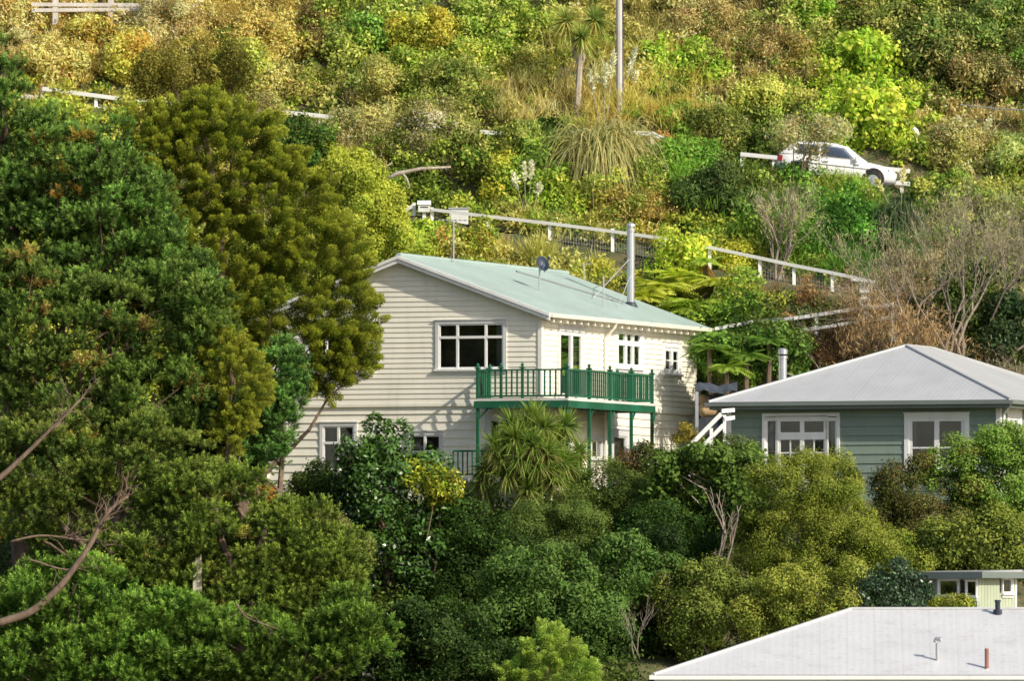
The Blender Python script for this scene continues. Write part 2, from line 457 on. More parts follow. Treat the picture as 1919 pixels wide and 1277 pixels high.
s4 = rect('s', 1107, 1126, 825, 860); s5 = rect('s', 1148, 1172, 818, 866)
mb = MB()
ridge_lo = lambda z: -W if z <= zE else -W + (z - zE) / (zR - zE) * W / 2
ridge_hi = lambda z: 0. if z <= zE else -(z - zE) / (zR - zE) * W / 2
LOW = lambda z: -1.3
siding(mb, gw, -W, 0., -1.0, zB - .06, .265, [g3, g4, g5], .036)
siding(mb, gw, ridge_lo, ridge_hi, zB, zR, .163, [g1, g2], .023, base=.05)
siding(mb, sw, 0., LN, -1.0, zB - .06, .265, [s4, s5], .036)
siding(mb, sw, 0., LN, zB, zE, .163, [s1, s2, s3], .030, base=.05)
# belt drip moulding
gw.box(mb, -W - .02, .06, zB - .09, zB, .0, .085); sw.box(mb, -.03, LN + .02, zB - .09, zB, .0, .082)
# rear and left walls
bw = Wall((0, LN, 0), (-1, 0, 0), (0, 1, 0)); lw = Wall((-W, 0, 0), (0, -1, 0), (-1, 0, 0))
siding(mb, bw, 0, W, -1, zE, .2); siding(mb, lw, -LN, 0., -1, zE, .2)
mb.quad([(0, LN, zE), (-W, LN, zE), (-W / 2, LN, zR)])
# corner boards
gw.box(mb, -.005, .115, -1, zB - .1, -.11, .052); gw.box(mb, -.005, .125, zB, zE, -.12, .092); gw.box(mb, -W - .06, -W + .06, -1, zE, -.08, .088)
sw.box(mb, LN - .1, LN + .04, -1, zE, -.06, .088)
mb.build('wall', M['cream'], house)
def windows():
    window(house, gw, *g1, case='greywhite', cols=(.29, .73), transom=.70, base=.05, curtains=[(.86, .96)])  # gable casings: shadow grey put into the paint, sashes stay white
    window(house, gw, *g2, case='greywhite', cols=(.29, .73), transom=.70, base=.05)
    window(house, gw, *g3, case='greywhite', cols=(.5,), transom=.62, curtains=[(.05, .3), (.55, .72)])
    window(house, gw, *g4, case='greywhite', cols=(.5,), transom=.62, curtains=[(.05, .25)])
    window(house, gw, *g5, (.5,), None, trim='greywhite')
    window(house, sw, *s2, (.36, .66), .62, base=.05, frame_w=.10, casing=.16, curtains=[(.08, .3), (.78, .95)])
    window(house, sw, *s3, (.5,), None, base=.05, bars={0: (1, 2, 0), 1: (1, 2, 0)}, frame_w=.12, casing=.16)
    window(house, sw, *s4, (), None, trim='greywhite', casing=.14); window(house, sw, *s5, (), None, trim='greywhite', casing=.2, curtains=[(.05, .9)])
    d = window(house, sw, *s1, (.53,), None, base=.05, trim='greywhite', name='door', sill=False, frame_w=.13, casing=.15, curtains=[(.8, .97)])
    hb = MB(); hb.tube([sw.p(s1[0] + .9, 3.95, .10), sw.p(s1[0] + .9, 3.95, .15), sw.p(s1[0] + .78, 3.95, .15)], .015, 6)
    hb.build('handle', M['steel'], d)
    # little hood over the side window
    hd = MB(); a0, a1, z0, z1 = s2
    hd.hexa([sw.p(a0 - .5, z1 + .17, .5), sw.p(a1 + .5, z1 + .17, .5), sw.p(a1 + .5, z1 + .27, .05), sw.p(a0 - .5, z1 + .27, .05),
             sw.p(a0 - .5, z1 + .21, .5), sw.p(a1 + .5, z1 + .21, .5), sw.p(a1 + .5, z1 + .31, .05), sw.p(a0 - .5, z1 + .31, .05)])
    for a in (a0 - .35, (a0 + a1) / 2, a1 + .35): hd.bar(sw.p(a, z1 - .12, .08), sw.p(a, z1 + .16, .42), .06, .06)
    hd.build('window_hood', M['cream'], house)
windows()
# roof
def roof():
    pit = (zR - zE) / (W / 2)
    ov, fo = .47, .32
    zr = zR + .16
    ze = zr - pit * (W / 2 + ov)
    y0, y1 = -fo, LN + .45
    mb = MB(); th = .05
    for sgn in (1, -1):
        xe = -W / 2 + sgn * (W / 2 + ov)
        sl = math.hypot(W / 2 + ov, zr - ze)
        a = [(-W / 2, y0, zr), (xe, y0, ze), (xe, y1, ze), (-W / 2, y1, zr)]
        if sgn < 0: a = a[::-1]; uv = [(y1, 0), (y1, sl), (y0, sl), (y0, 0)]
        else: uv = [(y0, 0), (y0, sl), (y1, sl), (y1, 0)]
        mb.quad(a, 0, uv)
        mb.quad([(p[0], p[1], p[2] - th) for p in a[::-1]], 1)
        mb.quad([(xe, y0, ze), (xe, y0, ze - th), (xe, y1, ze - th), (xe, y1, ze)], 1)
        mb.quad([(-W / 2, y0, zr), (xe, y0, ze), (xe, y0, ze - th), (-W / 2, y0, zr - th)], 1)
        mb.quad([(-W / 2, y1, zr), (xe, y1, ze), (xe, y1, ze - th), (-W / 2, y1, zr - th)], 1)
    r = mb.build('roof', [M['mintroof'], M['white']], house)
    def rpx(px, py):
        for k in np.linspace(-W / 2, ov, 400):     # walk down the slope until the sight line matches
            y = hloc(px, py, 's', k)[0]; zz = hloc(px, py, 's', k)[1]
            if zz >= zr - pit * (k + W / 2): return k, y
        return ov, 5.
    # ridge cap
    mb = MB(); mb.tube([(-W / 2, y0, zr + .0), (-W / 2, y1, zr + .0)], .09, 8); mb.build('ridge_cap', M['mintroof'], r)
    # lead flashing line between the two sheets of roof
    yj = hloc(1000, 520, 's')[0]
    on = lambda x, y, h=0.: np.array((x, y, zr - pit * (x + W / 2) + h))
    mb = MB(); qa, qb = rpx(968, 510), rpx(1168, 570); mb.bar(on(*qa, .03), on(*qb, .03), .09, .05); mb.build('flashing', M['flashing'], r)
    # barge boards on the front gable, two layers
    mb = MB()
    for sgn in (1, -1):
        xe = -W / 2 + sgn * (W / 2 + ov + .02)
        for (yy, top, h, t) in ((y0 - .03, -.005, .23, .05), (y0 - .075, -.005, .10, .05)):
            q = []
            for z in (top - h, top):
                q.append([(-W / 2, yy, zr + z), (xe, yy, ze + z), (xe, yy + t, ze + z), (-W / 2, yy + t, zr + z)])
            if sgn > 0: mb.hexa(q[0] + q[1])
            else: mb.hexa(q[0][::-1] + q[1][::-1])
    mb.build('barge_board', M['white'], r)
    mb = MB()
    for sgn in (1, -1):   # soffit under the front overhang
        xe = -W / 2 + sgn * (W / 2 + ov)
        mb.quad([(-W / 2, y0, zr - .2), (xe, y0, ze - .2), (xe, .0, ze - .2), (-W / 2, .0, zr - .2)])
    mb.build('soffit', M['greywhite'], r)
    # gutter on the right eave and rafter tails
    mb = MB(); xe = ov
    mb.hexa([(xe, y0, ze - .13), (xe + .1, y0, ze - .13), (xe + .1, y1, ze - .13), (xe, y1, ze - .13),
             (xe, y0, ze - .02), (xe + .13, y0, ze - .02), (xe + .13, y1, ze - .02), (xe, y1, ze - .02)])
    mb.build('gutter', M['cream'], r)
    for y in np.arange(.1, LN + .3, .62):
        mb = MB(); mb.hexa([(0, y, ze - .27), (xe - .02, y, ze - .27), (xe - .02, y + .1, ze - .27), (0, y + .1, ze - .27),
                 (0, y, ze + .05), (xe - .02, y, ze - .06), (xe - .02, y + .1, ze - .06), (0, y + .1, ze + .05)])
        mb.build('rafter_tail', M['cream'], r)
    # frieze board
    mb = MB(); mb.box((.03, 0, ze - .42), (.10, LN, ze - .28)); mb.build('frieze', M['cream'], r)
    # downpipe
    yd = hloc(1133, 700, 's', .1)[0]
    mb = MB(); mb.tube([(xe + .05, yd, ze - .1), (xe - .05, yd, ze - .3), (.14, yd, ze - .6), (.14, yd, -.6)], .045, 8)
    for z in (1.2, 2.6, 4.2): mb.box((.05, yd - .06, z), (.19, yd + .06, z + .04))
    mb.build('downpipe', M['cream'], house)
    # flue, with guy wires and cowl
    fx, fy = rpx(1182, 572)
    p = on(fx, fy)
    fl = MB(); fl.tube([p + (0, 0, -.1), p + (0, 0, 2.45)], .125, 14); fl.tube([p + (0, 0, 2.40), p + (0, 0, 2.48)], .15, 14)
    fo_ = fl.build('flue', M['steel'], r, smooth=False)
    c = MB(); c.tube([p + (0, 0, 2.48), p + (0, 0, 2.58)], .10, 12); c.tube([p + (0, 0, 2.58), p + (0, 0, 2.64), p + (0, 0, 2.70)], [.17, .15, .02], 12)
    c.build('cowl', M['steel'], fo_)
    c = MB(); c.tube([p + (0, 0, -.06), p + (0, 0, .10)], [.24, .15], 12); c.build('flue_boot', M['darksteel'], fo_)
    c = MB(); c.tube([p + (0, 0, 1.55), on(fx - .2, fy - 3.1)], .014, 4); c.tube([p + (0, 0, 1.0), on(fx + .5, fy - 2.6)], .012, 4)
    c.tube([p + (0, 0, 1.2), on(fx - 1.6, fy + .8)], .012, 4)
    c.build('guy_wire', M['wire'], fo_)
    # dish on a mast
    b = on(*rpx(1011, 545))
    t = MB(); t.tube([b, b + (0, 0, .85)], .03, 8); t.bar(b + (0, .02, .6), b + (.2, -.1, .82), .03, .03)
    mast = t.build('dish_mast', M['steel'], r)
    ds = MB(); n = np.array((.72, -.55, .42)); n /= np.linalg.norm(n)
    u = np.cross(n, (0, 0, 1)); u /= np.linalg.norm(u); v = np.cross(u, n); c0 = b + (.12, -.05, .86)
    rings = [(0, -.09), (.12, -.07), (.20, -.03), (.265, .02)]
    idx = []
    for (rr, hh) in rings:
        idx.append([len(ds.v) + k for k in range(16)])
        for k in range(16):
            t_ = 2 * math.pi * k / 16
            ds.v.append(tuple(c0 + n * hh + u * rr * math.cos(t_) * .85 + v * rr * math.sin(t_)))
    for A, Bq in zip(idx[:-1], idx[1:]):
        for k in range(16):
            ds.f.append((A[k], A[(k + 1) % 16], Bq[(k + 1) % 16], Bq[k])); ds.m.append(0)
    ds.bar(c0 - v * .3, c0 + n * .42, .025, .025); ds.box(tuple(c0 + n * .42 - .04), tuple(c0 + n * .42 + .04))
    ds.build('dish', M['dish'], mast, smooth=True)
    # thin aerials
    for (x, y, h, yagi) in ((*rpx(1131, 578), 1.05, 0), (*rpx(1094, 524), .5, 0), (*rpx(850, 492), 1.35, 1)):
        b = on(x, y); t = MB(); t.tube([b, b + (0, 0, h)], .022, 6)
        if yagi:
            t.tube([b + (-.4, -.3, h), b + (.4, .3, h)], .014, 5)
            for k in np.linspace(-.9, .9, 7): t.tube([b + (.42 * k + .22, .3 * k - .28, h), b + (.42 * k - .22, .3 * k + .28, h)], .009, 4)
            t.tube([b + (0, 0, h * .8), on(x - .5, y + 1.)], .008, 4)
        elif h < 1: t.tube([b + (0, 0, h), b + (.25, .15, h + .03)], .012, 4)
        t.build('aerial', M['wire'], r)
roof()
# balcony
def balcony():
    p, q, xL, yR = 1.2, 1.38, -1.585, 6.54
    zd = 2.98
    b = empty('balcony', (0, 0, 0)); b.parent = house
    mb = MB()
    mb.box((xL, -p, zd - .03), (q, -.1, zd + .03)); mb.box((.12, -.097, zd - .03), (q, yR, zd + .03))
    mb.build('deck', M['timber'], b)
    mb = MB()
    mb.box((xL - .03, -p - .05, zd - .03), (q + .05, -p - .003, zd + .045)); mb.box((q + .003, -p - .003, zd - .03), (q + .05, yR, zd + .045))
    mb.box((xL - .03, -p, zd - .03), (xL - .003, -.1, zd + .045)); mb.box((.12, yR + .003, zd - .03), (q + .05, yR + .05, zd + .045))
    mb.build('deck_edge', M['deckwhite'], b)
    mb = MB()
    mb.box((xL - .1, -p - .09, zd - .25), (q + .09, -p + .05, zd - .033)); mb.box((q - .05, -p + .052, zd - .25), (q + .09, yR + .08, zd - .033))
    mb.box((xL - .06, -p + .052, zd - .25), (xL + .06, -.08, zd - .033)); mb.box((.14, yR - .06, zd - .25), (q - .052, yR + .06, zd - .033))
    for y in np.arange(-.5, yR - .3, .75): mb.box((.14, y, zd - .23), (q - .06, y + .06, zd - .04))
    for x in np.arange(xL + .4, .2, .55): mb.box((x, -p + .06, zd - .23), (x + .06, -.1, zd - .04))
    mb.build('bearer', M['greenpaint'], b)
    corners = [(xL, -p)]
    fx = lambda px: hloc(px, 720, 'g', p)[0]
    sy = lambda px: hloc(px, 720, 's', q)[0]
    front = [(xL, -p)] + [(fx(px), -p) for px in (939, 979)] + [(q, -p)]
    side = [(q, -p)] + [(q, sy(px)) for px in (1104, 1143, 1183)] + [(q, yR)]
    posts = front + side[1:] + [(xL, -.16), (.2, yR)]
    down = {0, 3, 4, 5, 6, 7}
    for i, (x, y) in enumerate(posts):
        mb = MB(); w = .046
        zb = -2.6 if i in down else zd + .03
        if i in down: mb.box((x - w, y - w, zb), (x + w, y + w, zd - .255)); mb.box((x - w, y - w, zd + .03), (x + w, y + w, zd + 1.02))
        else: mb.box((x - w * .8, y - w * .8, zb), (x + w * .8, y + w * .8, zd + 1.02))
        mb.box((x - .075, y - .075, zd + .98), (x + .075, y + .075, zd + 1.03))
        mb.tube([(x, y, zd + 1.03), (x, y, zd + 1.07), (x, y, zd + 1.11), (x, y, zd + 1.16)], [.03, .055, .055, .01], 8)
        if i in down:
            mb.bar((x, y, zd - .6), (x + (.35 if i < 3 else 0), y + (0 if i < 3 else .35), zd - .26), .05, .05)
        mb.build('post', M['greenpaint'], b)
    bal = 0
    def run(a, c, gap):
        nonlocal bal
        a = np.array((*a, 0.)); c = np.array((*c, 0.)); L = np.linalg.norm(c - a)
        rl = MB(); rl.bar(a + (0, 0, zd + .93), c + (0, 0, zd + .93), .09, .055); rl.build('top_rail', M['greenpaint'], b)
        rl = MB(); rl.bar(a + (0, 0, zd + .12), c + (0, 0, zd + .12), .05, .06); rl.build('bottom_rail', M['greenpaint'], b)
        n = int(round(L / gap))
        for k in range(1, n):
            t = a + (c - a) * k / n
            m = MB(); m.box((t[0] - .023, t[1] - .023, zd + .15), (t[0] + .023, t[1] + .023, zd + .90)); m.build('baluster', M['greenpaint'], b); bal += 1
    for s, e in zip(front[:-1], front[1:]): run(s, e, .175)
    for s, e in zip(side[:-1], side[1:]): run(s, e, .185)
    run((xL, -.16), (xL, -p), .175); run((.2, yR), (q, yR), .185)
    # small lower landing with its own rail
    mb = MB(); zl = .55
    mb.box((xL - .9, -1.0, zl - .12), (1.2, -.06, zl)); lo = mb.build('lower_deck', M['deckwhite'], house)
    mb = MB()
    mb.bar((xL - .9, -1.0, zl + .85), (1.2, -1.0, zl + .85), .07, .06); mb.bar((xL - .9, -1.0, zl + .12), (1.2, -1.0, zl + .12), .05, .05)
    for x in np.arange(xL - .9, 1.25, .16): mb.box((x - .018, -1.02, zl + .12), (x + .018, -.98, zl + .85))
    mb.build('deck_railing', M['greenpaint'], lo)
balcony()

# ================================================================ hip roof helper
def hip_roof(parent, x0, x1, y0, y1, ze, rise, mat, th=.06, under='greywhite'):
    """hip roof over a rectangle, ridge along the longer side"""
    wx, wy = x1 - x0, y1 - y0
    mb = MB()
    if wx <= wy:
        r0 = ((x0 + x1) / 2, y0 + wx / 2, ze + rise); r1 = ((x0 + x1) / 2, y1 - wx / 2, ze + rise)
        faces = [((x0, y0, ze), (x1, y0, ze), r0), ((x1, y0, ze), (x1, y1, ze), r1, r0), ((x1, y1, ze), (x0, y1, ze), r1), ((x0, y1, ze), (x0, y0, ze), r0, r1)]
    else:
        r0 = (x0 + wy / 2, (y0 + y1) / 2, ze + rise); r1 = (x1 - wy / 2, (y0 + y1) / 2, ze + rise)
        faces = [((x0, y0, ze), (x1, y0, ze), r1, r0), ((x1, y0, ze), (x1, y1, ze), r1), ((x1, y1, ze), (x0, y1, ze), r0, r1), ((x0, y1, ze), (x0, y0, ze), r0)]
    for f in faces:
        a = np.array(f[1]) - np.array(f[0]); L = np.linalg.norm(a); a = a / L
        nrm = np.cross(a, np.array(f[2]) - np.array(f[0])); nrm /= np.linalg.norm(nrm); c = np.cross(nrm, a)
        uv = [(float(np.dot(np.array(p) - f[0], a)), float(np.dot(np.array(p) - f[0], c))) for p in f]
        mb.quad(f, 0, uv)
        mb.quad([(p[0], p[1], p[2] - th) for p in f[::-1]], 1)
    r = mb.build('roof', [M[mat], M[under]], parent)
    cap = MB()
    for c in ((x0, y0), (x1, y0), (x1, y1), (x0, y1)):
        t = r0 if abs(c[0] - r0[0]) + abs(c[1] - r0[1]) < abs(c[0] - r1[0]) + abs(c[1] - r1[1]) else r1
        cap.tube([(c[0], c[1], ze + .01), (t[0], t[1], t[2] + .01)], .055, 6)
    cap.tube([(r0[0], r0[1], r0[2] + .01), (r1[0], r1[1], r1[2] + .01)], .06, 6)
    cap.build('ridge_cap', M[mat], r)
    return r, r0, r1
def gutters(r, x0, x1, y0, y1, ze, mat, s=.11):
    g = MB()
    g.box((x0 - s, y0 - s, ze - .13), (x1 + s, y0, ze - .015)); g.box((x0 - s, y1, ze - .13), (x1 + s, y1 + s, ze - .015))
    g.box((x0 - s, y0 + .002, ze - .128), (x0, y1 - .002, ze - .017)); g.box((x1, y0 + .002, ze - .128), (x1 + s, y1 - .002, ze - .017))
    g.build('gutter', M[mat], r)
    f = MB(); t = .03
    f.box((x0 + .02, y0 + .005, ze - .24), (x1 - .02, y0 + .005 + t, ze - .065)); f.box((x1 - .05, y0 + .05, ze - .24), (x1 - .02, y1 - .05, ze - .065))
    f.box((x0 + .02, y0 + .05, ze - .24), (x0 + .05, y1 - .05, ze - .065)); f.build('fascia', M[mat], r)
    e = MB(); e.quad([(x0 + .05, y0 + .05, ze - .235), (x1 - .05, y0 + .05, ze - .235), (x1 - .05, y1 - .05, ze - .235), (x0 + .05, y1 - .05, ze - .235)])
    e.build('soffit', M[mat], r)

# ================================================================ green cottage
A2 = math.radians(20)
c2, s2_ = math.cos(A2), math.sin(A2)
K0 = P(1873, 930, -2.); K0[2] = 4.05
cot = empty('green_cottage', K0, -A2)
tag(cot, 'sage green single-storey cottage with pale grey hip roof, right of the cream house', 'house')
def kloc(px, py, plane='g', off=0.):
    Xd, Zd = (px - CXP) / FPX, (HOR - py) / FPX
    if plane == 'g':
        lx = (Xd * (DCAM + K0[1] - c2 * off) - K0[0] + s2_ * off) / (c2 + Xd * s2_); ly = -off
    else:
        lx = off; ly = (Xd * (DCAM + K0[1] - s2_ * lx) - K0[0] - c2 * lx) / (s2_ - Xd * c2)
    Y = DCAM + K0[1] - s2_ * lx + c2 * ly
    return (lx if plane == 'g' else ly), Zd * Y - K0[2]
def cottage():
    Wc = -kloc(1366, 850)[0]; Lc = Wc + 2.9
    ze = kloc(1600, 752, off=.5)[1]; rise = 1.86; ov = .5
    kg = Wall((0, 0, 0), (1, 0, 0), (0, -1, 0)); ks = Wall((0, 0, 0), (0, 1, 0), (1, 0, 0))
    def kr(x0, x1, y0, y1, pl='g'):
        a0 = kloc(x0, y0, pl)[0]; a1 = kloc(x1, y0, pl)[0]; zt = kloc((x0 + x1) / 2, y0, pl)[1]; zb = kloc((x0 + x1) / 2, y1, pl)[1]
        return (a0, a1, zb, zt)
    dr = kr(1458, 1549, 785, 905); wn = kr(1704, 1808, 784, 880); wr = kr(1890, 1908, 783, 850, 's')
    sl = kr(1437, 1456, 788, 905); sr = kr(1551, 1567, 788, 905)
    mb = MB()
    siding(mb, kg, -Wc, 0, -.9, ze - .2, .30, [dr, wn, sl, sr], .03); siding(mb, ks, 0, Lc, -.9, ze - .2, .30, [wr], .03)
    siding(mb, Wall((0, Lc, 0), (-1, 0, 0), (0, 1, 0)), 0, Wc, -.9, ze - .2, .3); siding(mb, Wall((-Wc, 0, 0), (0, -1, 0), (-1, 0, 0)), -Lc, 0, -.9, ze - .2, .3)
    mb.build('wall', M['boardgreen'], cot)
    mb = MB(); kg.box(mb, -.1, .05, -.9, ze - .25, -.1, .052); mb.build('corner_board', M['white'], cot); mb = MB(); kg.box(mb, -Wc - .05, -Wc + .08, -.9, ze - .25, -.1, .05); mb.build('corner_board', M['white'], cot)
    r, r0, r1 = hip_roof(cot, -Wc - ov, ov, -ov, Lc + ov, ze, rise, 'greyroof')
    gutters(r, -Wc - ov, ov, -ov, Lc + ov, ze, 'guttergreen')
    # french doors with fanlight and curtained sidelights
    a0, a1, z0, z1 = dr
    d = window(cot, kg, a0, a1, z0, z1, (.5,), .72, casing=.06, sill=False, bars={0: (2, 3, 0), 1: (2, 3, 0)}, name='door', frame_w=.085)
    m = MB(); zt = z0 + (z1 - z0) * .72
    kg.box(m, a0 + .02, a1 - .02, zt - .10, zt + .13, -.02, .05); m.build('fanlight_rail', M['white'], d)
    # the fanlight is one wide dark pane: glazing board hides the centre bar there
    window(cot, kg, *sl, (), None, casing=.05, sill=False, curtains=[(.02, .8)], name='sidelight', frame_w=.03)
    window(cot, kg, *sr, (), None, casing=.05, sill=False, curtains=[(.1, .98)], name='sidelight', frame_w=.03)
    m = MB(); f0, f1 = sl[0] - .13, sr[1] + .13
    kg.box(m, f0, f1, z1 + .06, z1 + .17, 0, .09); kg.box(m, f0, f0 + .09, z0, z1 + .06, 0, .088); kg.box(m, f1 - .09, f1, z0, z1 + .06, 0, .088)
    m.build('door_surround', M['white'], d)
    window(cot, kg, *wn, (.5,), None, casing=.15, frame_w=.10, low_bar={0: .42, 1: .42}, curtains=[(.0, .12), (.88, 1.)])
    window(cot, ks, *wr, (.5,), None, casing=.25, frame_w=.08, trim='white')
    # flue on the left slope
    fx = kloc(1467, 700, off=-3.)[0]
    p = np.array((fx, 3.0, ze + rise * .45))
    m = MB(); m.tube([p + (0, 0, -.6), p + (0, 0, .66)], .13, 12); m.tube([p + (0, 0, .62), p + (0, 0, .70)], .15, 12)
    fl = m.build('flue', M['steel'], r)
    m = MB(); m.tube([p + (0, 0, .70), p + (0, 0, .76)], .10, 12); m.build('flue_band', M['darksteel'], fl)
    m = MB(); m.tube([p + (0, 0, .76), p + (0, 0, .9), p + (0, 0, .95)], [.15, .15, .06], 12); m.build('cowl', M['steel'], fl)
    m = MB(); m.tube([p + (0, 0, .2), p + (.75, .2, -.1)], .012, 4); m.build('guy_wire', M['wire'], fl)
    # downpipe at the near corner
    m = MB(); m.tube([(ov + .03, -ov - .03, ze - .13), (.12, .1, ze - .45), (.12, .1, -.5)], .04, 7); m.build('downpipe', M['white'], cot)
    # hand rail and steps up to the left-hand landing, fixed to the cottage
    return Wc, ze
Wc, zeC = cottage()
def stair():
    st = empty('garden_stair', P(1330, 880, -1.6))
    tag(st, 'white timber stair handrail climbing between the cream house and the green cottage', 'stair rail')
    o = np.array(st.location)
    d = -1.6; L = lambda px, py, dd=0.: P(px, py, d + dd) - o
    for (x, y0, y1) in ((1333, 803, 880), (1358, 778, 880), (1293, 842, 895)):
        m = MB(); m.bar(L(x, y1), L(x, y0), .10, .10); m.build('post', M['white'], st)
    for (xa, ya, xb, yb) in ((1288, 841, 1352, 776), (1300, 855, 1356, 797)):
        m = MB(); m.bar(L(xa, ya, -.07), L(xb, yb, -.07), .045, .13); m.build('rail', M['white'], st)
    for (xa, ya, xb, yb) in ((1352, 771, 1376, 769), (1357, 786, 1376, 783)):
        m = MB(); m.bar(L(xa, ya, -.07), L(xb, yb, .3), .05, .12); m.build('landing_rail', M['white'], st)
    for k in range(7):
        m = MB(); a = L(1306 + k * 8, 890 - k * 8, 0.); m.box(tuple(a + (-.15, -.05, -.03)), tuple(a + (.15, .95, .03))); m.build('tread', M['timber'], st)
stair()
# little lean-to between the houses: pale post, grey sheet on top, tan bundle
def leanto():
    d = 3.2
    o = P(1335, 850, d); e = empty('lean_to', o); tag(e, 'small lean-to with dark grey-blue sheet roof between the two houses', 'lean-to')
    m = MB()
    q = lambda px, py, dd: P(px, py, d + dd) - o
    n = 9
    for i in range(n):
        for j in range(3):
            f = lambda ii, jj: q(1302 + 80 * ii / n, 735 - 3 * math.sin(ii * .9) - jj * 5 + 1.5 * math.sin(ii * 2.3 + jj), jj * .7)
            m.quad([f(i, j), f(i + 1, j), f(i + 1, j + 1), f(i, j + 1)])
    m.build('sheet_roof', M['tarp'], e, smooth=True)
    for px, dd in ((1306, 0.), (1384, 0.2), (1310, 2.0)):
        m = MB(); m.bar(q(px, 735, dd), q(px, 860, dd), .10, .10); m.build('post', M['steel'], e)
    m = MB(); m.quad([q(1304, 740, 1.9), q(1384, 740, 1.9), q(1384, 860, 1.9), q(1304, 860, 1.9)]); m.build('back_panel', M['darksteel'], e)
    m = MB()
    m.tube([q(1311, 772, .6), q(1316, 770, .6), q(1340, 768, .9), q(1346, 768, .9)], [.12, .22, .22, .1], 12)
    t = m.build('rolled_bundle', M['tan'], None, smooth=True); t.location = o
    tag(t, 'lower tan rolled bundle stored under the dark lean-to', 'bundle', 'bundles under the lean-to')
    m = MB(); m.tube([q(1313, 752, .7), q(1317, 751, .7), q(1325, 749, .9)], [.13, .2, .12], 12)
    t = m.build('rolled_bundle', M['tan'], None, smooth=True); t.location = o
    tag(t, 'upper short tan bundle on top of another under the dark lean-to', 'bundle', 'bundles under the lean-to')
leanto()

# ================================================================ lower white-roofed house
def lower_house():
    o = P(1225, 1268, -26.); o = np.array((o[0], -26., -4.6))
    h = empty('white_roof_house', o, math.radians(-2.0)); tag(h, 'low house with weathered white iron roof at the bottom right corner', 'house')
    ze = P(1225, 1266, -26.)[2] - o[2]
    wx, wy, rise = 17.5, 11.2, 1.86
    r, r0, r1 = hip_roof(h, 0, wx, 0, wy, ze, rise, 'whiteroof')
    gutters(r, 0, wx, 0, wy, ze, 'white', .12)
    m = MB(); ov = .5
    siding(m, Wall((ov, ov, 0), (1, 0, 0), (0, -1, 0)), 0, wx - 2 * ov, 0, ze - .25, .2); siding(m, Wall((ov, wy - ov, 0), (0, -1, 0), (-1, 0, 0)), 0, wy - 2 * ov, 0, ze - .25, .2)
    siding(m, Wall((wx - ov, ov, 0), (0, 1, 0), (1, 0, 0)), 0, wy - 2 * ov, 0, ze - .25, .2); siding(m, Wall((wx - ov, wy - ov, 0), (-1, 0, 0), (0, 1, 0)), 0, wx - 2 * ov, 0, ze - .25, .2)
    m.build('wall', M['greywhite'], h)
    def onroof(px, t):   # t = 0 eave .. 1 ridge on the front slope
        y = t * wy / 2; d = -26 + y; x = (px - CXP) / FPX * (DCAM + d) - o[0]
        return np.array((x, y, ze + t * rise))
    p = onroof(1753, .22); m = MB(); m.tube([p + (0, 0, -.1), p + (0, 0, .52)], .05, 9); v = m.build('vent_pipe', M['steel'], r)
    m = MB(); m.tube([p + (-.06, 0, .5), p + (-.03, 0, .60), p + (.10, -.03, .60), p + (.12, -.03, .54)], .065, 9); m.build('cowl', M['steel'], v)
    p = onroof(1847, .1); m = MB(); m.tube([p + (0, 0, -.05), p + (0, 0, .56)], .06, 9); m.build('vent_pipe', M['rust'], r)
    m = MB(); m.tube([p + (0, -.1, -.3), p + (0, -.1, -.02)], .05, 9); m.build('spout', M['white'], r)
    p = onroof(1857, .93); m = MB(); m.tube([p + (0, 0, -.1), p + (0, 0, .12)], .13, 10); m.tube([p + (0, 0, .12), p + (0, 0, .34)], .075, 10); m.tube([p + (0, 0, .34), p + (0, 0, .40)], .09, 10)
    m.build('vent_pipe', M['darksteel'], r)
lower_house()

